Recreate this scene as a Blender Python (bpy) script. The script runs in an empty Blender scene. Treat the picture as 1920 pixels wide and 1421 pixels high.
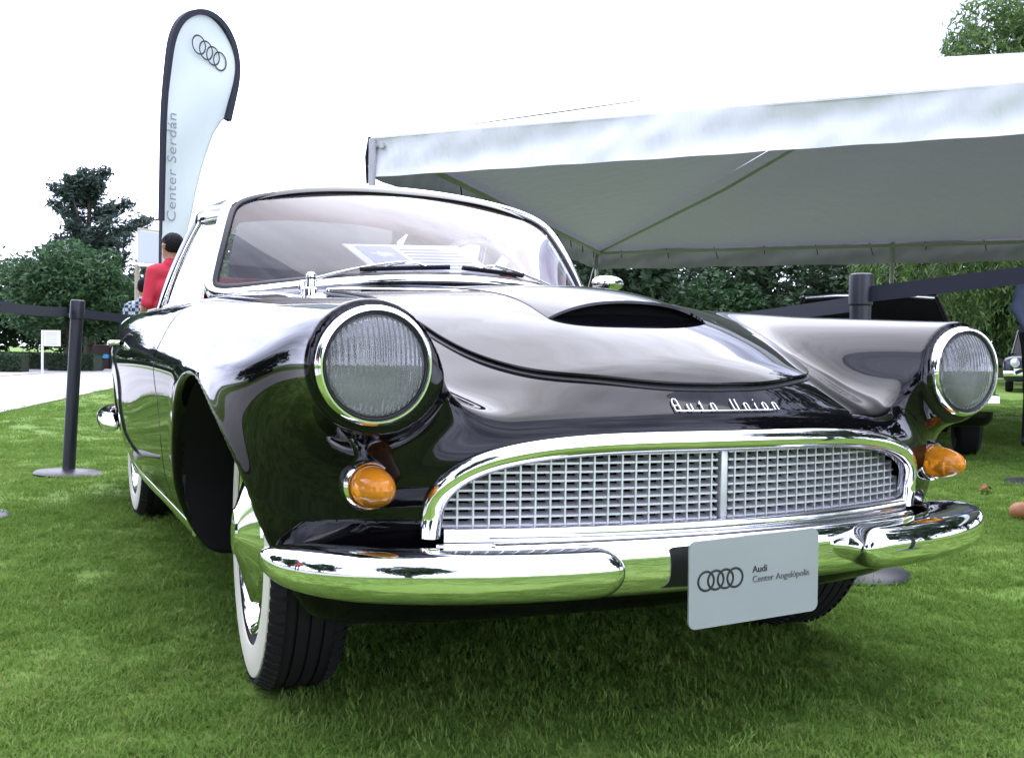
import bpy, bmesh, math, random
import numpy as np
from mathutils import Vector, Matrix
random.seed(7); rng = np.random.default_rng(7)
scene = bpy.context.scene
col = scene.collection

# ------------------------------------------------------------------ camera
cam = bpy.data.cameras.new("camera"); cam_ob = bpy.data.objects.new("camera", cam); col.objects.link(cam_ob)
cam.sensor_fit = 'HORIZONTAL'; cam.sensor_width = 36.0; cam.lens = 35.4
cam.clip_start = 0.05; cam.clip_end = 2000
yaw, pitch, roll = math.radians(25.77), math.radians(-1.519), math.radians(.969)
fw = Vector((math.sin(yaw)*math.cos(pitch), math.cos(yaw)*math.cos(pitch), math.sin(pitch)))
r0 = Vector((math.cos(yaw), -math.sin(yaw), 0)); u0 = r0.cross(fw)
r1 = r0*math.cos(roll)+u0*math.sin(roll); u1 = -r0*math.sin(roll)+u0*math.cos(roll)
cam_ob.matrix_world = Matrix(((r1.x, u1.x, -fw.x, -1.157), (r1.y, u1.y, -fw.y, -1.527), (r1.z, u1.z, -fw.z, .710), (0, 0, 0, 1)))
scene.camera = cam_ob

# ------------------------------------------------------------------ world: bright overcast
SUN_EL, SUN_AZ = math.radians(62), math.radians(20)      # azimuth measured from +Y towards +X
world = bpy.data.worlds.new("World"); scene.world = world; world.use_nodes = True
nt = world.node_tree; nt.nodes.clear()
wo = nt.nodes.new('ShaderNodeOutputWorld'); bg = nt.nodes.new('ShaderNodeBackground'); bg.inputs[1].default_value = .1
sky = nt.nodes.new('ShaderNodeTexSky'); sky.sky_type = 'NISHITA'; sky.sun_disc = False
sky.sun_elevation = SUN_EL; sky.sun_rotation = SUN_AZ; sky.dust_density = 3
tc = nt.nodes.new('ShaderNodeTexCoord'); mp = nt.nodes.new('ShaderNodeMapping'); mp.inputs['Scale'].default_value = (1.1, 1.1, 2.6)
no = nt.nodes.new('ShaderNodeTexNoise'); no.inputs['Scale'].default_value = 2.3; no.inputs['Detail'].default_value = 7; no.inputs['Roughness'].default_value = .58
rp = nt.nodes.new('ShaderNodeValToRGB')
rp.color_ramp.elements[0].position = .36; rp.color_ramp.elements[0].color = (.25, .27, .37, 1)
rp.color_ramp.elements[1].position = .60; rp.color_ramp.elements[1].color = (.72, .76, 1.0, 1)
sc_ = nt.nodes.new('ShaderNodeVectorMath'); sc_.operation = 'SCALE'; sc_.inputs['Scale'].default_value = 16.5
mx = nt.nodes.new('ShaderNodeMix'); mx.data_type = 'RGBA'; mx.inputs[0].default_value = .93
L = nt.links.new
L(tc.outputs['Generated'], mp.inputs['Vector']); L(mp.outputs[0], no.inputs['Vector']); L(no.outputs['Fac'], rp.inputs[0])
sp = nt.nodes.new('ShaderNodeSeparateXYZ'); mr = nt.nodes.new('ShaderNodeMapRange')     # thick cloud overhead, brighter towards the horizon
mr.inputs[1].default_value = 0; mr.inputs[2].default_value = 1; mr.inputs[3].default_value = 21; mr.inputs[4].default_value = 10.5
L(tc.outputs['Generated'], sp.inputs[0]); L(sp.outputs[2], mr.inputs[0]); L(mr.outputs[0], sc_.inputs['Scale'])
L(rp.outputs[0], sc_.inputs[0]); L(sky.outputs[0], mx.inputs[6]); L(sc_.outputs[0], mx.inputs[7])
L(mx.outputs[2], bg.inputs[0]); L(bg.outputs[0], wo.inputs[0])
sun = bpy.data.lights.new("sun", 'SUN'); sun.energy = 1.1; sun.angle = math.radians(80); sun.color = (1, .985, .96)
sun_ob = bpy.data.objects.new("sun", sun); col.objects.link(sun_ob)
sd = Vector((math.sin(SUN_AZ)*math.cos(SUN_EL), math.cos(SUN_AZ)*math.cos(SUN_EL), math.sin(SUN_EL)))
sun_ob.rotation_euler = sd.to_track_quat('Z', 'Y').to_euler(); sun_ob.location = sd*30
vs = scene.view_settings; vs.view_transform = 'Standard'; vs.look = 'None'; vs.exposure = 1.7; vs.gamma = 1
scene.cycles.use_denoising = True
try: scene.cycles.denoiser = 'OPENIMAGEDENOISE'
except Exception: pass
scene.cycles.max_bounces = 10; scene.cycles.transparent_max_bounces = 24; scene.cycles.glossy_bounces = 6
scene.cycles.sample_clamp_indirect = 6; scene.cycles.caustics_refractive = False; scene.cycles.caustics_reflective = False

# ------------------------------------------------------------------ materials
def mat(name, color, rough=.5, metal=0, spec=.5, bump=None, vary=None, trans=0, ior=1.5, alpha=1, sheen=0, coat=0):
    """bump=(scale,strength,dist)  vary=(scale,amount[,detail])"""
    m = bpy.data.materials.new(name); m.use_nodes = True
    n = m.node_tree; b = n.nodes['Principled BSDF']
    b.inputs['Base Color'].default_value = (*color, 1); b.inputs['Roughness'].default_value = rough
    b.inputs['Metallic'].default_value = metal; b.inputs['Specular IOR Level'].default_value = spec
    b.inputs['Transmission Weight'].default_value = trans; b.inputs['IOR'].default_value = ior
    b.inputs['Coat Weight'].default_value = coat
    t = None
    if bump or vary:
        t = n.nodes.new('ShaderNodeTexCoord')
    if vary:
        q = n.nodes.new('ShaderNodeTexNoise'); q.inputs['Scale'].default_value = vary[0]; q.inputs['Detail'].default_value = 5
        n.links.new(t.outputs['Object'], q.inputs['Vector'])
        r = n.nodes.new('ShaderNodeMapRange'); r.inputs[1].default_value = .25; r.inputs[2].default_value = .75
        r.inputs[3].default_value = 1-vary[1]; r.inputs[4].default_value = 1+vary[1]
        n.links.new(q.outputs['Fac'], r.inputs[0])
        s = n.nodes.new('ShaderNodeVectorMath'); s.operation = 'SCALE'; s.inputs[0].default_value = color
        n.links.new(r.outputs[0], s.inputs['Scale']); n.links.new(s.outputs[0], b.inputs['Base Color'])
    if bump:
        q = n.nodes.new('ShaderNodeTexNoise'); q.inputs['Scale'].default_value = bump[0]; q.inputs['Detail'].default_value = 4
        n.links.new(t.outputs['Object'], q.inputs['Vector'])
        u = n.nodes.new('ShaderNodeBump'); u.inputs['Strength'].default_value = bump[1]; u.inputs['Distance'].default_value = bump[2]
        n.links.new(q.outputs['Fac'], u.inputs['Height']); n.links.new(u.outputs[0], b.inputs['Normal'])
    return m
M = {}
M['paint'] = mat('black_paint', (.0028, .0025, .0036), .025, 0, .31, bump=(3.0, .05, .01))
M['under'] = mat('underbody', (.006, .006, .006), .8, 0, .2)
M['chrome'] = mat('chrome', (.86, .86, .87), .035, 1, bump=(14, .05, .004))
M['chrome_worn'] = mat('worn_chrome', (.80, .80, .81), .14, 1, bump=(30, .12, .003))
M['reflector'] = mat('headlight_reflector', (.95, .95, .93), .32, 1)
M['silver'] = mat('silver_grille', (.66, .66, .67), .36, .55, vary=(30, .12))
M['rubber'] = mat('rubber', (.010, .010, .010), .7, 0, .25, bump=(90, .2, .002))
M['seal'] = mat('black_seal', (.015, .015, .017), .45)
M['whitewall'] = mat('whitewall', (.66, .63, .52), .55, vary=(6, .06), bump=(60, .08, .002))
M['red'] = mat('red_upholstery', (.42, .02, .03), .5, bump=(60, .1, .003))
M['headliner'] = mat('headliner', (.46, .44, .47), .8)
M['cream'] = mat('cream_plastic', (.75, .72, .6), .25)
M['dark'] = mat('dark_void', (.004, .004, .004), .9, 0, .1)
M['stan'] = mat('stanchion_black', (.012, .013, .019), .42, 0, .5, bump=(120, .1, .001))
M['belt'] = mat('belt_webbing', (.016, .018, .03), .7, 0, .35, bump=(400, .25, .001))
M['white_print'] = mat('white_card', (.78, .80, .80), .35)
M['ink'] = mat('black_ink', (.012, .012, .014), .5)
M['ink_grey'] = mat('grey_ink', (.10, .10, .11), .5)
M['ink_pale'] = mat('pale_ink', (.26, .28, .33), .6)

def amber():
    m = bpy.data.materials.new('amber_lens'); m.use_nodes = True; n = m.node_tree; b = n.nodes['Principled BSDF']
    b.inputs['Base Color'].default_value = (.92, .32, .02, 1); b.inputs['Roughness'].default_value = .05; b.inputs['Coat Weight'].default_value = .6
    b.inputs['Transmission Weight'].default_value = .4; b.inputs['IOR'].default_value = 1.18
    t = n.nodes.new('ShaderNodeTexCoord'); w = n.nodes.new('ShaderNodeTexWave'); w.wave_type = 'RINGS'; w.rings_direction = 'Y'
    w.inputs['Scale'].default_value = 55
    n.links.new(t.outputs['Object'], w.inputs['Vector'])
    u = n.nodes.new('ShaderNodeBump'); u.inputs['Strength'].default_value = .1; u.inputs['Distance'].default_value = .002
    n.links.new(w.outputs['Fac'], u.inputs['Height']); n.links.new(u.outputs[0], b.inputs['Normal'])
    return m
M['amber'] = amber()
def thin_glass(name, tint, gloss_tint=(1, 1, 1), ior=1.65, base=.0, haze=0):
    """single-sheet glass: clear transmission plus Fresnel mirror"""
    m = bpy.data.materials.new(name); m.use_nodes = True; n = m.node_tree; n.nodes.clear()
    o = n.nodes.new('ShaderNodeOutputMaterial'); tr = n.nodes.new('ShaderNodeBsdfTransparent'); tr.inputs[0].default_value = (*tint, 1)
    g = n.nodes.new('ShaderNodeBsdfGlossy'); g.inputs[0].default_value = (*gloss_tint, 1); g.inputs['Roughness'].default_value = .02
    fr = n.nodes.new('ShaderNodeFresnel'); fr.inputs[0].default_value = ior
    mm = n.nodes.new('ShaderNodeMixShader')
    ad = n.nodes.new('ShaderNodeMath'); ad.operation = 'ADD'; ad.use_clamp = True; ad.inputs[1].default_value = base
    n.links.new(fr.outputs[0], ad.inputs[0]); n.links.new(ad.outputs[0], mm.inputs[0])
    n.links.new(g.outputs[0], mm.inputs[2])
    src = tr.outputs[0]
    if haze:
        df = n.nodes.new('ShaderNodeBsdfDiffuse'); df.inputs[0].default_value = (.75, .75, .76, 1)
        m2 = n.nodes.new('ShaderNodeMixShader'); m2.inputs[0].default_value = haze
        n.links.new(tr.outputs[0], m2.inputs[1]); n.links.new(df.outputs[0], m2.inputs[2]); src = m2.outputs[0]
    n.links.new(src, mm.inputs[1]); n.links.new(mm.outputs[0], o.inputs[0])
    return m
M['glass'] = thin_glass('windshield_glass', (.80, .80, .84), base=.01, haze=.035, ior=1.42)
M['side_glass'] = thin_glass('side_glass', (.85, .87, .87), base=.05)
def lens_mat():
    """moulded headlight glass: clear sheet with vertical flutes"""
    m = thin_glass('ribbed_headlight_glass', (.90, .93, .92), base=.02, haze=.17, ior=1.5); n = m.node_tree
    t = n.nodes.new('ShaderNodeTexCoord'); w = n.nodes.new('ShaderNodeTexWave'); w.wave_type = 'BANDS'; w.bands_direction = 'X'
    w.inputs['Scale'].default_value = 36; w.inputs['Distortion'].default_value = .4
    n.links.new(t.outputs['Object'], w.inputs['Vector'])
    u = n.nodes.new('ShaderNodeBump'); u.inputs['Strength'].default_value = .5; u.inputs['Distance'].default_value = .004
    n.links.new(w.outputs['Fac'], u.inputs['Height'])
    o = [x for x in n.nodes if x.type == 'OUTPUT_MATERIAL'][0]
    g = [x for x in n.nodes if x.type == 'BSDF_GLOSSY'][0]; n.links.new(u.outputs[0], g.inputs['Normal']); g.inputs['Roughness'].default_value = .03
    rf = n.nodes.new('ShaderNodeBsdfRefraction'); rf.inputs['IOR'].default_value = 1.10; rf.inputs['Roughness'].default_value = .0
    rf.inputs[0].default_value = (.95, .97, .96, 1)
    n.links.new(u.outputs[0], rf.inputs['Normal'])
    h = [x for x in n.nodes if x.type == 'MIX_SHADER' and x.inputs[0].is_linked is False][0]
    n.links.new(rf.outputs[0], h.inputs[1])
    return m
M['lens'] = lens_mat()

# ------------------------------------------------------------------ object helpers
def tag(o, label=None, cat=None, group=None, kind=None):
    if label: o['label'] = label
    if cat: o['category'] = cat
    if group: o['group'] = group
    if kind: o['kind'] = kind
    return o
def empty(name, loc=(0, 0, 0), rz=0, label=None, cat=None, group=None):
    o = bpy.data.objects.new(name, None); col.objects.link(o); o.location = loc; o.rotation_euler = (0, 0, rz)
    o.empty_display_size = .1
    return tag(o, label, cat, group)
def mesh(name, verts, faces, mats, parent=None, smooth=True, normals=None, fmat=None):
    me = bpy.data.meshes.new(name)
    verts = np.asarray(verts, dtype=float)
    me.from_pydata(verts.tolist(), [], [tuple(int(i) for i in f) for f in faces])
    for m in (mats if isinstance(mats, (list, tuple)) else [mats]): me.materials.append(m)
    if fmat is not None: me.polygons.foreach_set('material_index', np.asarray(fmat, dtype=np.int32))
    me.polygons.foreach_set('use_smooth', np.full(len(me.polygons), bool(smooth)))
    me.update()
    if normals is not None: me.normals_split_custom_set_from_vertices([tuple(v) for v in normals])
    o = bpy.data.objects.new(name, me); col.objects.link(o)
    if parent is not None: o.parent = parent
    return o
def bm_obj(name, bm, m, parent=None, smooth=True):
    bmesh.ops.recalc_face_normals(bm, faces=bm.faces)
    me = bpy.data.meshes.new(name); bm.to_mesh(me); bm.free()
    for q in (m if isinstance(m, (list, tuple)) else [m]): me.materials.append(q)
    me.polygons.foreach_set('use_smooth', np.full(len(me.polygons), bool(smooth)))
    o = bpy.data.objects.new(name, me); col.objects.link(o)
    if parent is not None: o.parent = parent
    return o
def auto_smooth(o, deg=35):
    me = o.data; me.set_sharp_from_angle(angle=math.radians(deg)); return o
def box(name, lo, hi, m, parent=None, bevel=0.0, smooth=False):
    bm = bmesh.new(); bmesh.ops.create_cube(bm, size=1)
    for v in bm.verts: v.co = Vector([(lo[i]+hi[i])/2+v.co[i]*(hi[i]-lo[i]) for i in range(3)])
    if bevel: bmesh.ops.bevel(bm, geom=bm.edges[:], offset=bevel, segments=3, affect='EDGES', profile=.5)
    o = bm_obj(name, bm, m, parent, smooth or bevel > 0)
    if bevel: auto_smooth(o, 50)
    return o
def grid_faces(nu, nv, close_u=False, close_v=False):
    F = []
    for i in range(nu if close_u else nu-1):
        for j in range(nv if close_v else nv-1):
            a = i*nv+j; b = ((i+1) % nu)*nv+j; c2 = ((i+1) % nu)*nv+(j+1) % nv; d = i*nv+(j+1) % nv
            F.append((a, b, c2, d))
    return F
def lathe(name, prof, m, parent=None, axis='Z', center=(0, 0, 0), seg=48, cap=False, sharp=40, scale=None):
    """prof: list of (radius, height along axis)"""
    V = []
    for r, h in prof:
        for k in range(seg):
            a = 2*math.pi*k/seg; x, y = r*math.cos(a), r*math.sin(a)
            p = {'Z': (x, y, h), 'Y': (x, h, y), 'X': (h, x, y)}[axis]
            V.append([p[i]+center[i] for i in range(3)])
    n = len(prof); F = []
    for i in range(n-1):
        for k in range(seg):
            F.append((i*seg+k, i*seg+(k+1) % seg, (i+1)*seg+(k+1) % seg, (i+1)*seg+k))
    if cap:
        F.append(tuple(range(seg))); F.append(tuple((n-1)*seg+k for k in range(seg)))
    bm = bmesh.new(); vs_ = [bm.verts.new(v) for v in V]
    for f in F:
        try: bm.faces.new([vs_[i] for i in f])
        except ValueError: pass
    bmesh.ops.remove_doubles(bm, verts=bm.verts, dist=1e-6)
    o = bm_obj(name, bm, m, parent); auto_smooth(o, sharp); return o
def sweep(name, path, section, m, parent=None, up=None, closed=False, scale=None, caps=True, sharp=45):
    """path Nx3; section list of (side, up) offsets; up: Nx3 or vector giving local 'up'; side = tangent x up"""
    P = np.asarray(path, float); n = len(P)
    if closed: T = np.roll(P, -1, 0)-np.roll(P, 1, 0)
    else: T = np.gradient(P, axis=0)
    T /= np.linalg.norm(T, axis=1)[:, None]
    U = np.tile(np.asarray(up if up is not None else (0, 0, 1), float), (n, 1)) if np.ndim(up) != 2 else np.asarray(up, float)
    U = U-(U*T).sum(1)[:, None]*T; U /= np.linalg.norm(U, axis=1)[:, None]
    S = np.cross(T, U); sec = np.asarray(section, float); k = len(sec)
    s = np.ones(n) if scale is None else np.asarray(scale)
    if s.ndim == 1: s = np.stack([s, s], 1)
    V = P[:, None, :]+S[:, None, :]*(sec[None, :, 0:1]*s[:, None, 0:1])+U[:, None, :]*(sec[None, :, 1:2]*s[:, None, 1:2])
    V = V.reshape(-1, 3); F = grid_faces(n, k, closed, True)
    if caps and not closed: F += [tuple(range(k)), tuple((n-1)*k+i for i in range(k))]
    bm = bmesh.new(); vv = [bm.verts.new(v) for v in V]
    for f in F:
        try: bm.faces.new([vv[i] for i in f])
        except ValueError: pass
    o = bm_obj(name, bm, m, parent); auto_smooth(o, sharp); return o
def tube(name, path, r, m, parent=None, seg=10, closed=False):
    P = np.asarray(path, float); d = P[-1]-P[0]
    up = (0, 0, 1) if abs(d[2]) < .8*np.linalg.norm(d)+1e-9 else (1, .01, 0)
    sec = [(math.cos(2*math.pi*i/seg), math.sin(2*math.pi*i/seg)) for i in range(seg)]
    s = np.full(len(P), r) if np.ndim(r) == 0 else np.asarray(r, float)
    return sweep(name, P, sec, m, parent, up, closed, s, sharp=60)
def superell(a, b, n, k=32):
    out = []
    for i in range(k):
        t = 2*math.pi*i/k; c_, s_ = math.cos(t), math.sin(t)
        out.append((a*math.copysign(abs(c_)**(2/n), c_), b*math.copysign(abs(s_)**(2/n), s_)))
    return out
def text_mesh(body, size, extrude=0.0, align='LEFT', spacing=1.0):
    cu = bpy.data.curves.new('lettering', 'FONT'); cu.body = body; cu.size = size; cu.extrude = extrude; cu.align_x = align
    cu.space_character = spacing; cu.resolution_u = 4
    t = bpy.data.objects.new('tmp_text', cu); col.objects.link(t)
    dg = bpy.context.evaluated_depsgraph_get(); me = bpy.data.meshes.new_from_object(t.evaluated_get(dg))
    bpy.data.objects.remove(t); bpy.data.curves.remove(cu); return me
def place_text(body, size, m, parent, origin, right, up, extrude=.0006, align='LEFT', name='lettering', spacing=1.0, xscale=1.0):
    me = text_mesh(body, size, extrude, align, spacing); me.materials.clear(); me.materials.append(m)
    R = Vector(right).normalized(); U = Vector(up); U = (U-R*U.dot(R)).normalized(); N = R.cross(U); O = Vector(origin)
    for v in me.vertices: v.co = O+R*(v.co.x*xscale)+U*v.co.y+N*v.co.z
    me.update(); o = bpy.data.objects.new(name, me); col.objects.link(o); o.parent = parent; return o
def torus_ring(name, center, right, up, R, r, m, parent, seg=40, k=8, flat=.4):
    Rv = Vector(right).normalized(); U = Vector(up); U = (U-Rv*U.dot(Rv)).normalized(); N = Rv.cross(U); c = Vector(center); V = []
    for i in range(seg):
        a = 2*math.pi*i/seg; d = Rv*math.cos(a)+U*math.sin(a)
        for j in range(k):
            b = 2*math.pi*j/k; V.append(c+d*(R+r*math.cos(b))+N*(r*flat*math.sin(b)))
    bm = bmesh.new(); vv = [bm.verts.new(v) for v in V]
    for f in grid_faces(seg, k, True, True): bm.faces.new([vv[i] for i in f])
    return bm_obj(name, bm, m, parent)

# cubic spline (natural) on arrays
def spline(pts):
    p = np.asarray(pts, float); x, y = p[:, 0], p[:, 1]; n = len(x); h = np.diff(x)
    A = np.zeros((n, n)); b = np.zeros(n); A[0, 0] = A[-1, -1] = 1
    for i in range(1, n-1):
        A[i, i-1], A[i, i], A[i, i+1] = h[i-1], 2*(h[i-1]+h[i]), h[i]
        b[i] = 6*((y[i+1]-y[i])/h[i]-(y[i]-y[i-1])/h[i-1])
    m2 = np.linalg.solve(A, b)
    def ev(q):
        q = np.asarray(q, float); i = np.clip(np.searchsorted(x, q)-1, 0, n-2); t = q-x[i]; hi = h[i]
        tt = np.clip(t, 0, hi)
        v = y[i]+tt*((y[i+1]-y[i])/hi-hi*(2*m2[i]+m2[i+1])/6)+tt**2*m2[i]/2+tt**3*(m2[i+1]-m2[i])/(6*hi)
        s0 = (y[1]-y[0])/h[0]-h[0]*(2*m2[0]+m2[1])/6; s1 = (y[-1]-y[-2])/h[-1]+h[-1]*(2*m2[-1]+m2[-2])/6
        return v+np.where(q < x[0], (q-x[0])*s0, 0)+np.where(q > x[-1], (q-x[-1])*s1, 0)
    return ev
def smin(a, b, k):
    h = np.maximum(k-np.abs(a-b), 0)/k; return np.minimum(a, b)-h**3*k/6
def smax(a, b, k): return -smin(-a, -b, k)

def surface_nets(f, lo, hi, h):
    """dual mesh of f=0 on a regular grid, vertices pulled onto the surface, exact normals"""
    ax = [np.arange(lo[i], hi[i]+h, h) for i in range(3)]
    X, Y, Z = np.meshgrid(*ax, indexing='ij', sparse=True); Fv = np.ascontiguousarray(np.broadcast_to(f(X, Y, Z), [len(a) for a in ax])); ins = Fv < 0
    nx, ny, nz = Fv.shape
    c = np.zeros((nx-1, ny-1, nz-1), np.int8)
    offs = [(i, j, k) for i in (0, 1) for j in (0, 1) for k in (0, 1)]
    for i, j, k in offs: c += ins[i:nx-1+i, j:ny-1+j, k:nz-1+k]
    act = np.argwhere((c > 0) & (c < 8)); idx = np.full(c.shape, -1, np.int64); idx[tuple(act.T)] = np.arange(len(act))
    P = np.zeros((len(act), 3)); cnt = np.zeros(len(act))
    for a in offs:
        for d in range(3):
            if a[d] == 0:
                b = list(a); b[d] = 1
                fa = Fv[act[:, 0]+a[0], act[:, 1]+a[1], act[:, 2]+a[2]]; fb = Fv[act[:, 0]+b[0], act[:, 1]+b[1], act[:, 2]+b[2]]
                m = (fa < 0) != (fb < 0); t = np.where(m, fa/(fa-fb+1e-20), 0)
                q = act+np.array(a); q = q.astype(float); q[:, d] += t
                P[m] += q[m]; cnt[m] += 1
    P = P/cnt[:, None]*h+np.array([ax[0][0], ax[1][0], ax[2][0]])
    faces = []
    for d in range(3):
        e, g = (d+1) % 3, (d+2) % 3
        s0 = [slice(None)]*3; s1 = [slice(None)]*3; s0[d] = slice(0, -1); s1[d] = slice(1, None)
        ch = ins[tuple(s0)] != ins[tuple(s1)]
        w = np.argwhere(ch); lim = np.array(Fv.shape)
        ok = (w[:, e] > 0) & (w[:, g] > 0) & (w[:, e] < lim[e]-1) & (w[:, g] < lim[g]-1); w = w[ok]
        def cell(de, dg):
            q = w.copy(); q[:, e] += de; q[:, g] += dg; return idx[tuple(q.T)]
        Q = np.stack([cell(-1, -1), cell(0, -1), cell(0, 0), cell(-1, 0)], 1)
        flip = ~ins[tuple(w.T)]; Q[flip] = Q[flip][:, ::-1]; faces.append(Q)
    Fc = np.concatenate(faces)
    def grad(p, e=2e-4):
        g = np.zeros_like(p)
        for i in range(3):
            a = p.copy(); b = p.copy(); a[:, i] += e; b[:, i] -= e
            g[:, i] = (f(*a.T)-f(*b.T))/(2*e)
        return g
    for _ in range(3):
        g = grad(P); v = f(*P.T); st = v/np.maximum((g*g).sum(1), 1e-9)
        P = P-np.clip(st[:, None]*g, -h*.7, h*.7)
    g = grad(P); N = g/np.maximum(np.linalg.norm(g, axis=1), 1e-9)[:, None]
    return P, Fc, N

# ================================================================== the classic car (front bumper near y=-.13, rear y=4.0, x=0 is its middle)
AX_F, AX_R = .616, 2.966
crown = spline([(-.2, .786), (0, .7915), (.33, .806), (.73, .824), (1.13, .841), (1.6, .846), (2.9, .848), (3.9, .842)])
tube_r = spline([(-.2, .103), (0, .1065), (.15, .116), (.45, .132), (1, .142), (2, .14), (3.9, .10)])
tube_x = spline([(-.2, .66), (0, .66), (.5, .668), (1.2, .686), (2.2, .70), (3.2, .69), (3.9, .635)])
H0 = spline([(-.45, .44), (-.25, .545), (-.12, .611), (-.045, .646), (0, .668), (.06, .693), (.15, .730), (.28, .776), (.45, .819), (.7, .849), (1., .871), (1.3, .886), (1.8, .90)])
WM = spline([(-.2, .80), (0, .81), (.3, .836), (.7, .842), (1.6, .842), (2.6, .842), (3.3, .805), (4.1, .715)])
NX = lambda x: -.045+.307*x*x
def hood_h(x, y): return H0(y-.95*x*x*(1-.55*np.clip((y-.35)/.8, 0, 1)))-.12*np.abs(x)**3
def arch(y, z, yc, a, b):
    dz = np.where(z > .33, (z-.33)/b, (z-.33)/.95)
    return (np.sqrt(((y-yc)/a)**2+dz**2+1e-9)-1)*b
def body_f(x, y, z, cut=True):
    x = np.abs(x)
    af = arch(y, z, AX_F, .385, .318); ar = arch(y, z, AX_R, .36, .26)
    w = WM(y)-.38*(z-.57)**2-1.3*np.maximum(.40-z, 0)**2
    w = w+.010*np.exp(-(np.maximum(af, 0)/.045)**2)*np.clip((y-.1)/.3, 0, 1)
    side = x-w
    front = (NX(x)+.35*np.maximum(.42-z, 0)-y)*.93
    rear = y-3.97+.25*np.maximum(z-.5, 0)-.3*np.maximum(.5-z, 0)
    low = smax(smax(side, front, .30), smax(z-(.59+.08*(lambda q: q*q*(3-2*q))(np.clip((x-.40)/.22, 0, 1))), .20+.10*np.clip(.4-y, 0, .4)-z, .02), .06)
    hd = (z-hood_h(x, y))*.86
    tz = np.maximum(z-.54, 0); fh = front+.42*tz*tz/(tz+.04)
    hd = smax(smax(hd, fh, .07), smax(x-.60, .5-z, .02), .05)
    zc = crown(y)-tube_r(y)
    tb = np.sqrt((x-tube_x(y))**2+(z-zc)**2)-tube_r(y)
    tb = smax(tb, .016-y, .012)
    tb = smax(tb, zc-.12-z, .03)
    f = smin(smin(low, hd, .10), tb, .15)
    f = smax(f, rear, .06)
    if cut:
        f = smax(f, -smax(af, .47-x, .02), .022)
        f = smax(f, -smax(ar, .47-x, .02), .016)
        sg = ((x/.528)**4+(np.abs(z-.40)/.150)**4+1e-9)**.25-1
        gr = np.maximum(np.maximum(sg*.15, .404-z), y-.17)
        f = np.maximum(f, -gr)
    return f
CABIN = lambda x: 1.22+.93*x*x
def front_f(x, y, z): return np.maximum(body_f(x, y, z), y-1.262)
def rear_f(x, y, z):
    f = np.maximum(body_f(x, y, z), 1.268-y)
    ca = np.maximum(np.maximum(np.abs(x)-.655, CABIN(x)+.03-y), np.maximum(y-3.05, .52-z))
    f = np.maximum(f, -ca)
    return smax(f, z-.90, .02)

car = empty('classic_car', (0, 0, 0), 0, 'black classic coupe with round headlights, silver grille and hood scoop', 'car')
def shell(name, f, lo, hi, h):
    P, Q, N = surface_nets(f, lo, hi, h)
    C = P[Q].mean(1); ax_ = np.abs(C[:, 0])
    inside = ((arch(C[:, 1], C[:, 2], AX_F, .385, .318) < .008) | (arch(C[:, 1], C[:, 2], AX_R, .36, .26) < .006)) & (ax_ > .40) & (ax_ < WM(C[:, 1])-.016-.38*(C[:, 2]-.57)**2)
    gc = (ax_ < .54) & (C[:, 1] > NX(ax_)+.018) & (C[:, 1] < .2) & (C[:, 2] < .545) & (C[:, 2] > .40)
    fm = np.where(inside | gc | (C[:, 2] < .235), 1, 0)
    cab = (ax_ < .66) & (C[:, 1] > CABIN(ax_)+.015) & (C[:, 1] < 3.06) & (C[:, 2] > .515) & (C[:, 2] < .897)
    fm = np.where(cab & (C[:, 1] > 1.27), 2, fm)
    return mesh(name, P, Q, [M['paint'], M['under'], M['red']], car, True, N, fm)
shell('front_body', front_f, (-.89, -.09, .16), (.89, 1.28, .90), .0085)
shell('rear_body', rear_f, (-.89, 1.25, .16), (.89, 4.02, .93), .0125)

def body_z(x, y, lo=.5, hi=1.0):
    x = np.asarray(x, float); y = np.asarray(y, float); a = np.full(x.shape, lo); b = np.full(x.shape, hi)
    for _ in range(34):
        m = (a+b)/2; neg = body_f(x, y, m, False) < 0
        a = np.where(neg, m, a); b = np.where(neg, b, m)
    return (a+b)/2
def body_n(x, y, z, e=1e-3):
    g = np.stack([body_f(x+e, y, z, False)-body_f(x-e, y, z, False), body_f(x, y+e, z, False)-body_f(x, y-e, z, False),
                  body_f(x, y, z+e, False)-body_f(x, y, z-e, False)], -1)
    return g/np.linalg.norm(g, axis=-1, keepdims=True)
def body_y(x, z, lo=-.3, hi=.5):
    """front surface: smallest y inside"""
    x = np.asarray(x, float); z = np.asarray(z, float); a = np.full(x.shape, lo); b = np.full(x.shape, hi)
    for _ in range(34):
        m = (a+b)/2; neg = body_f(x, m, z, False) < 0
        b = np.where(neg, m, b); a = np.where(neg, a, m)
    return (a+b)/2
def body_x(y, z, lo=.5, hi=1.0):
    y = np.asarray(y, float); z = np.asarray(z, float); a = np.full(y.shape, lo); b = np.full(y.shape, hi)
    for _ in range(34):
        m = (a+b)/2; neg = body_f(m, y, z, False) < 0
        a = np.where(neg, m, a); b = np.where(neg, b, m)
    return (a+b)/2

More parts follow.
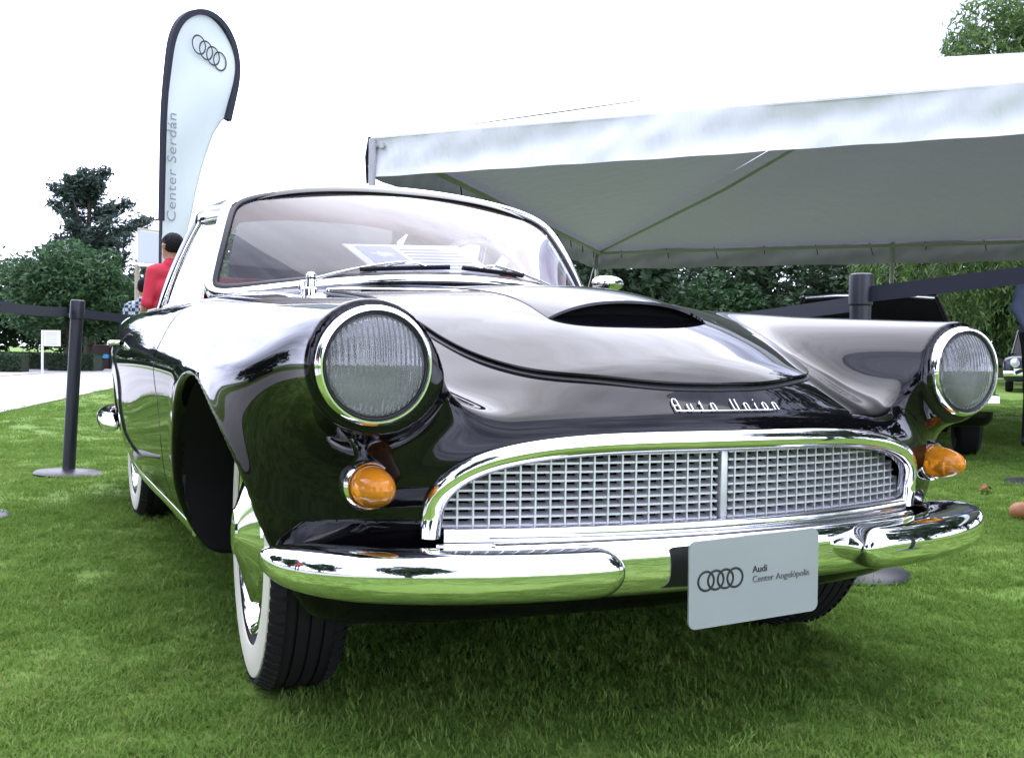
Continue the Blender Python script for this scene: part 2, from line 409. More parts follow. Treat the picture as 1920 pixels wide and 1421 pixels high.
# ---- hood panel
ho = np.array([(0, -.004), (.09, .001), (.17, .018), (.235, .045), (.285, .075), (.328, .116), (.368, .182), (.402, .272), (.424, .38), (.440, .52), (.452, .72),
               (.459, .90), (.460, 1.03), (.435, 1.095), (.36, 1.118), (.18, 1.108), (0, 1.105)])
tl = np.r_[0, np.cumsum(np.linalg.norm(np.diff(ho, axis=0), axis=1))]
sx, sy = spline(np.c_[tl, ho[:, 0]]), spline(np.c_[tl, ho[:, 1]])
tt = np.linspace(0, tl[-1], 110); half = np.c_[sx(tt), sy(tt)]; half[0, 0] = half[-1, 0] = 0
outl = np.r_[half, (half*[-1, 1])[::-1][1:-1]]
def hood_patch():
    cen = np.array([0, .55]); K = len(outl); rings = list(np.linspace(.02, .97, 34))+[.98, .986, .991]
    V, N = [], []
    for r in rings:
        p = cen+(outl-cen)*r; z = body_z(p[:, 0], p[:, 1]); n = body_n(p[:, 0], p[:, 1], z)
        V.append(np.c_[p, z]+n*.011); N.append(n)
    d = outl-cen; d /= np.linalg.norm(d, axis=1)[:, None]; d3 = np.c_[d, np.zeros(K)]
    p = cen+(outl-cen)*.991; z0 = body_z(p[:, 0], p[:, 1]); n0 = body_n(p[:, 0], p[:, 1], z0); base = np.c_[p, z0]
    for ang, in ((25,), (50,), (75,), (100,)):                       # rolled edge
        a = math.radians(ang); V.append(base+n0*(.011-.004*(1-math.cos(a)))+d3*.004*math.sin(a))
        q = n0*math.cos(a)+d3*math.sin(a); N.append(q/np.linalg.norm(q, axis=1)[:, None])
    V.append(base+n0*.0005-d3*.006); q = d3*.8-n0*.6; N.append(q/np.linalg.norm(q, axis=1)[:, None])
    V.append(base-n0*.006-d3*.006); N.append(q/np.linalg.norm(q, axis=1)[:, None])
    n_ = len(V); F = [f[::-1] for f in grid_faces(n_, K, False, True)]
    VV = np.concatenate(V); NN = np.concatenate(N)
    c0 = len(VV); zc = float(body_z(np.array([0.]), np.array([.55]))[0])
    VV = np.r_[VV, [[0, .55, zc+.011]]]; NN = np.r_[NN, [[0, 0, 1]]]
    F += [(i, (i+1) % K, c0) for i in range(K)]
    P0 = VV[list(F[40])]; nn = np.cross(P0[1]-P0[0], P0[2]-P0[0])
    if nn[2] < 0: F = [f[::-1] for f in F]
    F = [f if not (len(f) == 3) else ((f[0], f[1], f[2])) for f in F]
    return mesh('hood', VV, F, M['paint'], car, True, NN)
hood = hood_patch()
# black line in the hood gap, drawn as the shadow under the raised edge
gl = np.c_[outl, body_z(outl[:, 0], outl[:, 1])]
sweep('hood_gap', gl+np.array([0, 0, .0005]), superell(.006, .0025, 3, 10), M['seal'], hood, body_n(gl[:, 0], gl[:, 1], gl[:, 2]), True)

# ---- hood scoop
def scoop():
    nu, nv = 41, 50; y1 = 1.09; hw = .197
    us = np.sin(np.pi/2*np.linspace(-1, 1, nu)); ss = np.linspace(0, 1, nv)**1.3
    def surf(u, s, off, lip=1):
        hgt = np.maximum(0, 1-np.abs(u)**2.6)**.85
        y0 = .297-.016*hgt*lip
        y = y0+(y1-y0)*s; x = u*hw*(1-.18*s)
        z = body_z(x, y)+.0115+.034*(1-s)**1.15*hgt+off
        return np.stack([x, y, z], -1)
    U, S = np.meshgrid(us, ss, indexing='ij')
    top = surf(U, S, .001).reshape(-1, 3); bot = surf(U, S*.25, np.where(np.abs(U) < .99, -.005, .0003)).reshape(-1, 3)
    V = np.r_[top, bot]; n = nu*nv
    F = grid_faces(nu, nv); F = F+[tuple(i+n for i in f[::-1]) for f in F]
    for i in range(nu-1): F.append((i*nv, n+i*nv, n+(i+1)*nv, (i+1)*nv))
    bm = bmesh.new(); vv_ = [bm.verts.new(v) for v in V]
    for f in F: bm.faces.new([vv_[i] for i in f])
    o = bm_obj('hood_scoop', bm, M['paint'], hood); auto_smooth(o, 50)
    mt = surf(us, np.full(nu, .02), -.002, 0); mb = mt.copy(); mb[:, 2] = body_z(mb[:, 0], mb[:, 1])+.0118
    mb[:, 1] -= .012; mb[:, 2] = body_z(mb[:, 0], mb[:, 1])+.0118
    V = np.stack([mt, mb], 1).reshape(-1, 3)
    mesh('scoop_mouth', V, [(2*i, 2*i+2, 2*i+3, 2*i+1) for i in range(nu-1)], M['dark'], hood, False)
scoop()

# ---- grille: surround, slats and bars
G_A, G_B, G_Z = .545, .160, .398
def arch_pts(a, b, n, k=90, z0=G_Z):
    out = []
    for i in range(k+1):
        t = math.pi*i/k; c_, s_ = -math.cos(t), math.sin(t)
        out.append((a*math.copysign(abs(c_)**(2/n), c_), z0+b*abs(s_)**(2/n)))
    # resample evenly
    p = np.array(out); l = np.r_[0, np.cumsum(np.linalg.norm(np.diff(p, axis=0), axis=1))]; q = np.linspace(0, l[-1], k+1)
    return np.c_[np.interp(q, l, p[:, 0]), np.interp(q, l, p[:, 1])]
ga = arch_pts(G_A, G_B, 3.6); gy = body_y(ga[:, 0], np.minimum(ga[:, 1], .56))
gy = np.minimum(gy, NX(ga[:, 0])+.004)
path = np.c_[ga[:, 0], gy-.004, ga[:, 1]]
nrm = np.c_[.55*ga[:, 0], -np.ones(len(ga)), np.zeros(len(ga))]
halfround = [(.019*math.cos(a), .017*math.sin(a)) for a in np.linspace(math.pi*1.0, 0, 14)]+[(.019, -.012), (-.019, -.012)]
gs = sweep('grille_surround', path, halfround, M['chrome'], car, nrm)
xs = np.linspace(-.525, .525, 60)
sweep('sill_bar', np.c_[xs, NX(xs)-.004, np.full(60, .401)], superell(.009, .013, 3, 16), M['chrome_worn'], gs, (0, 0, 1))
sweep('lower_strip', np.c_[xs*1.03, NX(xs)-.010, np.full(60, .377)], superell(.010, .012, 3, 16), M['chrome'], gs, (0, 0, 1))
grille = empty('grille'); grille.parent = car
def top_z(x, a=.527, b=.147, n=3.6): return G_Z+b*max(0, 1-abs(x/a)**n)**(1/n)
PITCH_Z, ROWS = .0151, 9
for side in (-1, 1):
    for r in range(ROWS):
        z = .4135+r*PITCH_Z
        xm = .527*max(0, 1-((z-G_Z)/.147)**3.6)**(1/3.6) if z-G_Z < .147 else 0
        if xm < .04: continue
        q = np.linspace(.012, xm-.003, 26)*side
        if side < 0: q = q[::-1]
        pts = np.c_[q, NX(q)+.016, np.full(26, z)]
        # front bar joined to a blade that climbs away from it
        sec = [(.0024, -.0019), (.0024, .0019), (-.0008, .0019), (-.0130, .0068), (-.0140, .0056), (-.001, -.0019)]
        sweep('slat', pts, sec, M['silver'], grille, (0, 0, 1), sharp=20)
nb = 20
for side in (-1, 1):
    for i in range(1, nb+1):
        x = .0262*i*side
        zt = top_z(x, .530, .150)
        if zt-.404 < .012: continue
        y = float(NX(x))+.016; w = .0016; tx = .614*x
        V = []
        for (dx, dy) in ((-w, -.004), (w, -.004), (w, .013), (-w, .013)):
            for z in (.404, zt): V.append((x+dx, y+dy+tx*dx, z))
        F = [(0, 2, 3, 1), (2, 4, 5, 3), (4, 6, 7, 5), (6, 0, 1, 7), (1, 3, 5, 7), (0, 6, 4, 2)]
        mesh('grille_bar', V, F, M['silver'], grille, False)
box('center_bar', (-.0075, -.036, .402), (.0075, -.016, .550), M['silver'], grille, .002)

# ---- front bumper
bumper = empty('front_bumper'); bumper.parent = car
for side in (-1, 1):
    bp = np.array([(.262, -.098), (.34, -.095), (.44, -.083), (.54, -.059), (.62, -.027), (.685, .013), (.732, .060), (.760, .11), (.772, .16), (.775, .215)])
    l = np.r_[0, np.cumsum(np.linalg.norm(np.diff(bp, axis=0), axis=1))]; q = np.r_[np.linspace(0, .05, 14), np.linspace(.06, l[-1]-.0005, 60)]
    px, py = spline(np.c_[l, bp[:, 0]])(q), spline(np.c_[l, bp[:, 1]])(q)
    e = np.sqrt(np.clip(1-((.05-np.minimum(q, .05))/.0505)**2, .02, 1))
    t2 = np.clip((l[-1]-q)/.26, 0, 1); tail = np.sqrt(np.clip(1-(1-t2)**2, .015, 1))
    sz = e*tail; sd_ = np.sqrt(e)*(.35+.65*tail)
    pts = np.c_[px*side, py, .349+.006*np.clip(q/l[-1], 0, 1)]
    if side > 0: pts = pts; sg = 1
    sec = []
    for a in np.linspace(0, 2*math.pi, 40, endpoint=False):
        c_, s_ = math.cos(a), math.sin(a); ex = 2/2.5
        d = math.copysign(abs(c_)**ex, c_); z = math.copysign(abs(s_)**ex, s_)
        d = d*.043 if d > 0 else d*.085
        sec.append((d, z*.042))
    # tangent runs outboard; 'side' vector = tangent x up points outwards for side>0
    sec2 = sec if side > 0 else [(-a, b) for a, b in sec]
    sweep('bumper_corner', pts, sec2, M['chrome'], bumper, (0, 0, 1), scale=np.c_[sd_, sz])
xs = np.linspace(-.46, .46, 50)
sweep('bumper_bar', np.c_[xs, -.072+.22*xs**2, np.full(50, .345)], [(.024*c_, .050*s_) for c_, s_ in superell(1, 1, 2.6, 28)], M['chrome'], bumper, (0, 0, 1))

# ---- show plate hung on the bumper
pc = Vector((.006, -.119, .3195)); pr = Vector((1, 0, .028)).normalized(); pu = Vector((-.03, -.02, 1)).normalized(); pu = (pu-pr*pu.dot(pr)).normalized(); pn = pr.cross(pu)
def rounded_plate(name, w, h, r, th, m, parent):
    V = []; k = 6
    for z in (0, th):
        for (cx, cy, a0) in ((w/2-r, h/2-r, 0), (-w/2+r, h/2-r, 90), (-w/2+r, -h/2+r, 180), (w/2-r, -h/2+r, 270)):
            for i in range(k+1):
                a = math.radians(a0+90*i/k); V.append(pc+pr*(cx+r*math.cos(a))+pu*(cy+r*math.sin(a))+pn*z)
    n = len(V)//2; F = [tuple(range(n))[::-1], tuple(n+i for i in range(n))]+[(i, (i+1) % n, n+(i+1) % n, n+i) for i in range(n)]
    return mesh(name, V, F, m, parent, False)
M['plate'] = mat('brushed_plate', (.29, .315, .295), .42, 0, .4, vary=(9, .04))
plate = rounded_plate('show_plate', .286, .152, .014, .004, M['plate'], car)
for i in range(4): torus_ring('logo_ring', pc+pn*.0046+pr*(-.108+.0206*i)+pu*.006, pr, pu, .0165, .0021, M['ink'], plate, flat=.2)
place_text('Audi', .0175, M['ink'], plate, pc+pn*.0045+pr*-.008+pu*.010, pr, pu)
place_text('Center Angelópolis', .0165, M['ink_grey'], plate, pc+pn*.0045+pr*-.008+pu*-.0075, pr, pu)

# ---- headlights and turn signals
for side in (-1, 1):
    X0, Z0 = .66*side, .685
    hl = empty('headlight', (X0, 0, Z0)); hl.parent = car
    rim = lathe('rim', [(.0965, .030), (.0970, .010), (.0965, .000), (.0945, -.007), (.0910, -.0110), (.0880, -.0110), (.0860, -.007), (.0845, .004)], M['chrome'], hl, 'Y', seg=72)
    lathe('seal_ring', [(.0850, -.0055), (.0825, -.0068), (.0810, -.0045), (.0805, .004)], M['seal'], hl, 'Y', seg=72)
    prof = [(.0815*math.sin(t), -.004-.030*(math.cos(t)-math.cos(1.15))/(1-math.cos(1.15))) for t in np.linspace(1.15, .001, 20)]
    prof = [(r/math.sin(1.15), h) for r, h in prof]
    lathe('lens', prof, M['lens'], hl, 'Y', seg=72, sharp=60)
    lathe('reflector', [(.081, .004)]+[(.081*math.sqrt(k), .008+.075*(1-k)) for k in np.linspace(1, .02, 16)], M['reflector'], hl, 'Y', seg=48)
    lathe('bulb', [(.001, .018), (.008, .020), (.011, .030), (.010, .045), (.012, .075)], M['silver'], hl, 'Y', seg=20)
    # seam of the headlight shroud
    ring = [(X0+(.1075+.0026)*math.cos(a), .078, .685+.1095*math.sin(a)) for a in np.linspace(0, 2*math.pi, 64, endpoint=False)]
    ts = empty('turn_signal', (.646*side, .072, .486)); ts.parent = car
    lathe('base', [(.0430, .03), (.0430, -.002), (.0415, -.009), (.0385, -.012), (.0360, -.011), (.0350, -.004)], M['chrome'], ts, 'Y', seg=48)
    lathe('lens', [(.0345, -.006), (.0345, -.020), (.0335, -.032), (.0300, -.052), (.0240, -.070), (.0150, -.083), (.0070, -.0885), (.0008, -.0895)], M['amber'], ts, 'Y', seg=40)
    lathe('bulb_reflector', [(.0343, -.008), (.022, .006), (.006, .010), (.001, .010)], M['chrome'], ts, 'Y', seg=32)

# ---- chrome script on the nose
STROKES = {'A': ([[(0, 0), (0, .75), (.15, 1), (.45, 1), (.55, .8), (.55, 0)], [(0, .45), (.55, .45)]], .55),
           'u': ([[(0, .62), (0, .12), (.1, 0), (.32, 0), (.42, .12), (.42, .62)]], .42),
           't': ([[(.2, .85), (.2, 0)], [(0, .6), (.42, .6)]], .42),
           'o': ([[(0, .12), (0, .5), (.1, .62), (.34, .62), (.44, .5), (.44, .12), (.34, 0), (.1, 0), (0, .12)]], .44),
           'U': ([[(0, 1), (0, .15), (.12, 0), (.38, 0), (.5, .15), (.5, 1)]], .5),
           'n': ([[(0, 0), (0, .62)], [(0, .5), (.12, .62), (.32, .62), (.42, .5), (.42, 0)]], .42),
           'i': ([[(.05, 0), (.05, .62)], [(.05, .82), (.05, .92)]], .1)}
def script():
    size = .0200; pen = 0; bm = bmesh.new(); x_start = -.131; adv = .0275
    letters = 'Auto Union'; xs_ = []; total = 0
    for ch in letters: total += (STROKES[ch][1]*size if ch != ' ' else .006)+adv*.62
    x = -total/2+.014
    def P(px, pz):
        z = .606+pz; y = float(body_y(np.array([px]), np.array([z]))[0]); n = body_n(np.array([px]), np.array([y]), np.array([z]))[0]
        return np.array([px, y, z])+n*.0035
    def stroke(pts, r):
        dense = []
        for a, b in zip(pts[:-1], pts[1:]):
            k = max(2, int(math.dist(a, b)/.004))
            for i in range(k): dense.append((a[0]+(b[0]-a[0])*i/k, a[1]+(b[1]-a[1])*i/k))
        dense.append(pts[-1]); dn = np.array(dense); zz_ = .608+dn[:, 1]; yy_ = body_y(dn[:, 0], zz_); Q = np.c_[dn[:, 0], yy_, zz_]+body_n(dn[:, 0], yy_, zz_)*.0035
        T = np.gradient(Q, axis=0); T /= np.linalg.norm(T, axis=1)[:, None]+1e-12
        up = np.array([0, -.8, .6]); S = np.cross(T, up); S /= np.linalg.norm(S, axis=1)[:, None]+1e-12; U = np.cross(S, T)
        ring = []
        for q, s_, u_ in zip(Q, S, U): ring.append([bm.verts.new(q+s_*r*math.cos(a)+u_*r*math.sin(a)) for a in np.linspace(0, 2*math.pi, 8, endpoint=False)])
        for a, b in zip(ring[:-1], ring[1:]):
            for i in range(8): bm.faces.new((a[i], a[(i+1) % 8], b[(i+1) % 8], b[i]))
        bm.faces.new(ring[0]); bm.faces.new(ring[-1])
    x0 = x
    for ch in letters:
        if ch == ' ': x += .006+adv*.62; continue
        st, w = STROKES[ch]
        for s in st: stroke([(x+p[0]*size, p[1]*size) for p in s], .0014)
        x += w*size+adv*.62
    stroke([(x0, 0), (x-adv*.62-.012, 0)], .0012)
    bm_obj('name_script', bm, M['chrome'], car)
script()

# ---- wheels
TYRE_R, TYRE_W = .325, .156
def wheel(x, y, out):
    w = empty('wheel', (x, y, TYRE_R)); w.parent = car
    s = out
    prof = []
    hw = TYRE_W/2
    side = [(.215, hw*.72), (.24, hw*.95), (.27, hw*1.0), (.298, hw*.97), (.312, hw*.88), (.3205, hw*.76), (.325, hw*.58)]
    tread = [(.325, hw*.58), (.325, hw*.37), (.319, hw*.36), (.319, hw*.31), (.3255, hw*.30), (.3255, hw*.03), (.3195, hw*.02)]
    prof = side[:-1]+tread; prof = prof+[(r, -h) for r, h in prof[::-1]]
    lathe('tyre', [(r, h) for r, h in prof], M['rubber'], w, 'X', seg=90, sharp=30)
    # shoulder tread blocks
    V = []; F = []; nblk = 78
    for k in range(nblk):
        a0 = 2*math.pi*k/nblk; a1 = a0+2*math.pi/nblk*.62
        for sg in (1, -1):
            b = len(V)
            for (h, dr) in ((hw*.62, .0045), (hw*.97, .0018)):
                rr = (.3255 if h < hw*.7 else .3105)
                for a in (a0, a1):
                    for q in (-.006, dr): V.append((h*sg, (rr+q)*math.cos(a+.02*(h > hw*.7)), (rr+q)*math.sin(a+.02*(h > hw*.7))))
            i = b; F += [(i+1, i+3, i+7, i+5), (i, i+1, i+5, i+4), (i+2, i+6, i+7, i+3), (i, i+2, i+3, i+1), (i+4, i+5, i+7, i+6)]
    t_ = mesh('tread_blocks', V, F, M['rubber'], w, False); tag(t_, kind='stuff')
    lathe('whitewall', [(.236, s*hw*.955), (.238, s*(hw*.965+.003)), (.258, s*(hw*1.0+.0035)), (.285, s*(hw*.99+.0032)), (.3, s*(hw*.96+.002)), (.302, s*hw*.94)], M['whitewall'], w, 'X', seg=90)
    lathe('trim_ring', [(.222, s*hw*.75), (.216, s*(hw*.95)), (.208, s*(hw*.97)), (.200, s*hw*.9), (.185, s*hw*.62)], M['chrome'], w, 'X', seg=72)
    lathe('rim', [(.21, s*hw*.5), (.16, s*hw*.45), (.05, s*hw*.45), (.001, s*hw*.45)], M['seal'], w, 'X', seg=48)
    lathe('hubcap', [(.152, s*hw*.60), (.155, s*hw*.82), (.150, s*hw*.95), (.060, s*(hw+.024)), (.050, s*(hw+.028)), (.046, s*(hw+.033)), (.030, s*(hw+.036)), (.001, s*(hw+.037))], M['chrome'], w, 'X', seg=56, sharp=25)
    return w
for side in (-1, 1):
    wf = wheel(.654*side, AX_F, side); wf.rotation_euler = (0, 0, math.radians(-4.2)); wheel(.668*side, AX_R, side)

# ---- windshield, frame, roof, windows
def ws_base(x): return np.stack([x, 1.22+.93*x*x, .925-.13*x*x], -1)
def ws_top(x): return np.stack([x, 1.74+.25*x*x, 1.243-.15*x*x], -1)
def ws(u, v):
    u = np.asarray(u, float); v = np.asarray(v, float)
    b = ws_base(.657*u); t = ws_top(.557*u); p = b+(t-b)*v[..., None]
    bul = .05*v*(1-v)*4*.5
    return p+np.stack([0*u, -bul*.75, bul*.65], -1)
def ws_outline(k=180, n=9):
    t = np.linspace(0, 2*math.pi, k, endpoint=False); c_, s_ = np.cos(t), np.sin(t)
    nn = np.where(s_ > 0, 7.0, 16.0)
    u = np.sign(c_)*np.abs(c_)**(2/nn); v = .5+.5*np.sign(s_)*np.abs(s_)**(2/nn)
    return u, v
u_, v_ = ws_outline(240)
P = ws(u_, v_); l = np.r_[0, np.cumsum(np.linalg.norm(np.diff(np.r_[P, P[:1]], axis=0), axis=1))]
q = np.linspace(0, l[-1], 240, endpoint=False)
uu = np.interp(q, l, np.r_[u_, u_[:1]]); vv = np.interp(q, l, np.r_[v_, v_[:1]])
P = ws(uu, vv); V = [ws(np.array(0.), np.array(.5))]; F = []
rings = np.linspace(.06, 1, 18)
for r in rings: V += list(ws(uu*r, .5+(vv-.5)*r))
K = 240
F += [(0, 1+i, 1+(i+1) % K) for i in range(K)]
for j in range(len(rings)-1):
    for i in range(K): F.append((1+j*K+i, 1+(j+1)*K+i, 1+(j+1)*K+(i+1) % K, 1+j*K+(i+1) % K))
wsh = mesh('windshield', np.array(V), F, M['glass'], car)
e = 1e-3
nu_ = np.cross(ws(uu+e, vv)-ws(uu-e, vv), ws(uu, vv+e)-ws(uu, vv-e)); nu_ /= np.linalg.norm(nu_, axis=1)[:, None]
nu_[nu_[:, 1] > 0] *= -1
T = np.roll(P, -1, 0)-np.roll(P, 1, 0); T /= np.linalg.norm(T, axis=1)[:, None]; S = np.cross(T, nu_)
cen = P.mean(0); inw = np.where(((cen-P)*S).sum(1) > 0, 1, -1)[:, None]*S
sweep('chrome_frame', P-inw*.013+nu_*.005, [(.017*math.cos(a), .011*math.sin(a)) for a in np.linspace(0, 2*math.pi, 14, endpoint=False)], M['chrome'], wsh, nu_, True)
sweep('rubber_seal', P+inw*.010+nu_*.002, superell(.010, .006, 3, 12), M['seal'], wsh, nu_, True)

def roof_pt(u, s):
    f0 = ws_top(.557*np.array(u))
    y = f0[1]-.030+(2.95-f0[1])*s
    zc = 1.262+.040*math.sin(min(1, s/.85)*math.pi*.62)-(max(0, s-.55)**2)*.55-.026*max(0, 1-s/.07)**2.2
    wdt = .572+.020*math.sin(min(s/.62, 1)*math.pi)-.055*max(0, s-.42)/.4
    x = wdt*math.copysign(abs(u)**.96, u)
    return (x, y, zc-.062*abs(u)**2.4-.028*abs(u)**8)
us = np.linspace(-1, 1, 49); ss = .82*np.linspace(0, 1, 30)**1.7
V = [roof_pt(u, s) for u in us for s in ss]; n = len(V)
V2 = [(x, y+.004, z-.010) for x, y, z in V]; F = grid_faces(49, 30); Ff = F+[tuple(i+n for i in f[::-1]) for f in F]
nu, nv = 49, 30
for i in range(nu-1): Ff += [(i*nv, n+i*nv, n+(i+1)*nv, (i+1)*nv), (i*nv+nv-1, (i+1)*nv+nv-1, n+(i+1)*nv+nv-1, n+i*nv+nv-1)]
for j in range(nv-1): Ff += [(j, j+1, n+j+1, n+j), ((nu-1)*nv+j, n+(nu-1)*nv+j, n+(nu-1)*nv+j+1, (nu-1)*nv+j+1)]
fm = [0]*len(F)+[1]*len(F)+[0]*(len(Ff)-2*len(F))
roof = mesh('roof', V+V2, Ff, [M['paint'], M['headliner']], car, True, None, fm); auto_smooth(roof, 50)
bm = bmesh.new(); bm.from_mesh(roof.data); bmesh.ops.recalc_face_normals(bm, faces=bm.faces); bm.to_mesh(roof.data); bm.free()
# drip rail
for side in (-1, 1):
    rp_ = np.array([roof_pt(side*1.0, s) for s in np.linspace(0, .82, 30)])+[side*.006, 0, -.012]
    tube('drip_rail', rp_, .007, M['chrome'], roof)
    sweep('roof_rail', rp_+[side*-.002, 0, -.016], superell(.008, .018, 3, 12), M['paint'], roof, (0, 0, 1))
    # rear pillar, rear side
    a = np.array(roof_pt(side*.99, .82)); a0 = np.array(roof_pt(side*.99, .66)); a2 = np.array(roof_pt(side*.70, .82))
    b = np.array((side*.600, 3.22, .845)); b0 = np.array((side*.655, 2.74, .845)); b2 = np.array((side*.47, 3.32, .86))
    k = 14; V = []
    for i in range(k+1):
        t = i/k; bow = np.array((side*.006, .10, .03))*math.sin(math.pi*t)*.8
        V += [a0+(b0-a0)*t+bow*.4, a+(b-a)*t+bow, a2+(b2-a2)*t+bow*np.array((.3, 1, 1))]
    mesh('rear_pillar', V, grid_faces(k+1, 3), M['paint'], roof)
    # door glass with its frame
    fb, rb = np.array((side*.668, 1.66, .862)), np.array((side*.668, 2.72, .856))
    rt, ft = np.array(roof_pt(side*.995, .46))+[0, 0, -.03], np.array(roof_pt(side*.995, .035))+[0, 0, -.03]
    V = []; n1, n2 = 20, 12
    for i in range(n1):
        for j in range(n2):
            s_, t = i/(n1-1), j/(n2-1); p = (fb+(rb-fb)*s_)*(1-t)+(ft+(rt-ft)*s_)*t
            V.append(p+np.array((side*.010, 0, 0))*math.sin(math.pi*t))
    sw = mesh('side_window', V, grid_faces(n1, n2), M['side_glass'], car)
    loop = np.array([V[i*n2] for i in range(n1)]+[V[(n1-1)*n2+j] for j in range(1, n2)]+[V[i*n2+n2-1] for i in range(n1-2, -1, -1)]+[V[j] for j in range(n2-2, 0, -1)])
    sweep('window_frame', loop, superell(.016, .009, 3, 10), M['chrome_worn'], sw, (side, 0, .25), True)
    bl = np.array([V[(n1-1)*n2+j] for j in range(n2)])+[side*.006, .045, 0]
    sweep('pillar_post', bl, superell(.034, .012, 3, 10), M['paint'], sw, (side, 0, .2))
    # belt strip and sill strip
    yy = np.linspace(1.64, 3.7, 40)
    zz = np.array([crown(t) for t in yy])-.002
    tube('belt_strip', np.c_[tube_x(yy)*side, yy, zz], .0065, M['chrome'], car)
    yy = np.linspace(1.06, 2.56, 40); zz = np.full(40, .252)
    sweep('sill_strip', np.c_[(body_x(yy, zz)+.002)*side, yy, zz], superell(.006, .014, 2.5, 14), M['chrome'], car, (0, 0, 1))
# rear window
tp = [np.array(roof_pt(u, .82)) for u in np.linspace(-.70, .70, 15)]; V = []
for i, a in enumerate(tp):
    b = np.array((a[0]/.62*.52, 3.34-.18*(a[0]/.5)**2*.3, .862))
    for j in range(9):
        t = j/8; V.append(a+(b-a)*t+np.array((0, .09, .05))*math.sin(math.pi*t))
mesh('rear_window', V, grid_faces(15, 9), M['side_glass'], car)
# tail fin caps with lamp, rear bumper end
for side in (-1, 1):
    x0 = .648*side
    c0 = empty('tail_light', (x0, 3.86, .765)); c0.parent = car
    lathe('bezel', [(.088, -.25), (.100, -.10), (.102, .0), (.096, .07), (.08, .09)], M['chrome'], c0, 'Y', seg=28)
    lathe('lens', [(.08, .088), (.055, .12), (.001, .13)], M['cream'], c0, 'Y', seg=28)
    pts = np.array([(.812, 3.05, .37), (.825, 3.3, .37), (.822, 3.6, .37), (.78, 3.85, .37), (.66, 4.02, .37), (.3, 4.08, .37), (.0, 4.09, .37)])
    l = np.arange(7.); qq = np.linspace(0, 6, 40)
    pth = np.c_[spline(np.c_[l, pts[:, 0]])(qq)*side, spline(np.c_[l, pts[:, 1]])(qq), np.full(40, .37)]
    sc_b = np.sqrt(np.clip(qq/.8, .03, 1))
    sweep('rear_bumper', pth, superell(.035, .045, 2.4, 18), M['chrome'], car, (0, 0, 1), scale=sc_b)
# ---- cowl panel climbing to the foot of the windshield
cx = np.linspace(-.665, .665, 81); V = []
bz = ws_base(cx)
for t in np.linspace(0, 1, 9):
    y = bz[:, 1]+.012-(.10+.02*np.abs(cx))*t; zb = body_z(cx, y)
    top_ = bz[:, 2]+.004; e_ = (1-t)**1.6
    V.append(np.c_[cx, y, np.maximum(zb-.004*(t >= 1), zb+(top_-zb)*e_)])
V = np.stack(V, 1).reshape(-1, 3)
mesh('cowl', V, grid_faces(81, 9), M['paint'], car)
for i in range(9):
    x = -.20+.05*i
    y = 1.155+.93*x*x*.5; z = float(body_z(np.array([x]), np.array([y]))[0])
    pass
# ---- interior
dx = np.linspace(-.56, .56, 41); V = []
prof = [(.035, -.035), (.05, -.012), (.10, .004), (.18, .006), (.26, -.004), (.31, -.03), (.32, -.12), (.30, -.28)]
for x in dx:
    yb = 1.235+.93*x*x*.98; zb = .920-.13*x*x
    for (d, z) in prof: V.append((x, yb+d, zb+z-.006))
mesh('dashboard', V, grid_faces(41, len(prof)), M['red'], car)
sw_c = Vector((.33, 1.80, .945)); up_ = Vector((0, .42, .9)); 
stw = empty('steering_wheel', sw_c); stw.parent = car
torus_ring('rim', (0, 0, 0), (1, 0, 0), up_, .185, .013, M['cream'], stw, 56, 12, 1.0)
tube('spoke', [(-.18, 0, 0), (0, -.03, -.01), (.18, 0, 0)], .011, M['cream'], stw)
tube('column', [(0, 0, 0), (0, -.36, -.17)], .022, M['cream'], stw)
for side in (-1, 1):
    st = empty('seat', (.32*side, 2.25, .0)); st.parent = car
    box('cushion', (-.26, -.30, .40), (.26, .22, .56), M['red'], st, .05)
    b_ = box('backrest', (-.25, .16, .52), (.25, .30, .98), M['red'], st, .06)
# ---- wipers, aerial, mirror
def wiper(a, b, pv, knee):
    w = empty('wiper'); w.parent = car
    a, b, pv, knee = map(np.array, (a, b, pv, knee)); mid = (a+b)/2
    sweep('blade', np.linspace(a, b, 10), superell(.004, .008, 3, 8), M['seal'], w, (0, -.6, .8))
    q1, q2 = a+(b-a)*.22, a+(b-a)*.78
    tube('yoke', [q1, q1+(mid-q1)*.5+[0, -.006, .012], mid+[0, -.010, .016], q2+(mid-q2)*.5+[0, -.006, .012], q2], .0035, M['chrome_worn'], w, 6)
    t = np.linspace(0, 1, 14)[:, None]; arm = (1-t)**2*pv+2*t*(1-t)*knee+t*t*(mid+[0, -.012, .018])
    tube('arm', arm, np.linspace(.0045, .003, 14), M['chrome_worn'], w, 8)
    lathe('pivot', [(.011, -.03), (.011, .0), (.007, .005), (.001, .006)], M['chrome'], w, 'Z', center=tuple(pv), seg=18)
def on_ws(x, v, lift=.012):
    u = x/(.657*(1-v)+.557*v); p = ws(np.array(u), np.array(v)); return p+np.array((0, -.7, .7))*lift
wiper(on_ws(-.285, .055), on_ws(-.03, .065), (-.44, 1.36, .902), on_ws(-.28, .085, .015))
wiper(on_ws(.01, .065), on_ws(.235, .06), (.40, 1.33, .905), on_ws(.26, .08, .015))
ae = empty('aerial', (-.452, 1.215, 0)); ae.parent = car
z0 = float(body_z(np.array([-.452]), np.array([1.215]))[0])
lathe('base', [(.019, z0-.004), (.018, z0+.008), (.013, z0+.012), (.0115, z0+.034), (.014, z0+.037), (.014, z0+.047), (.009, z0+.053), (.001, z0+.055)], M['chrome'], ae, 'Z', seg=24)
mi = empty('door_mirror', (.80, 1.735, .868)); mi.parent = car
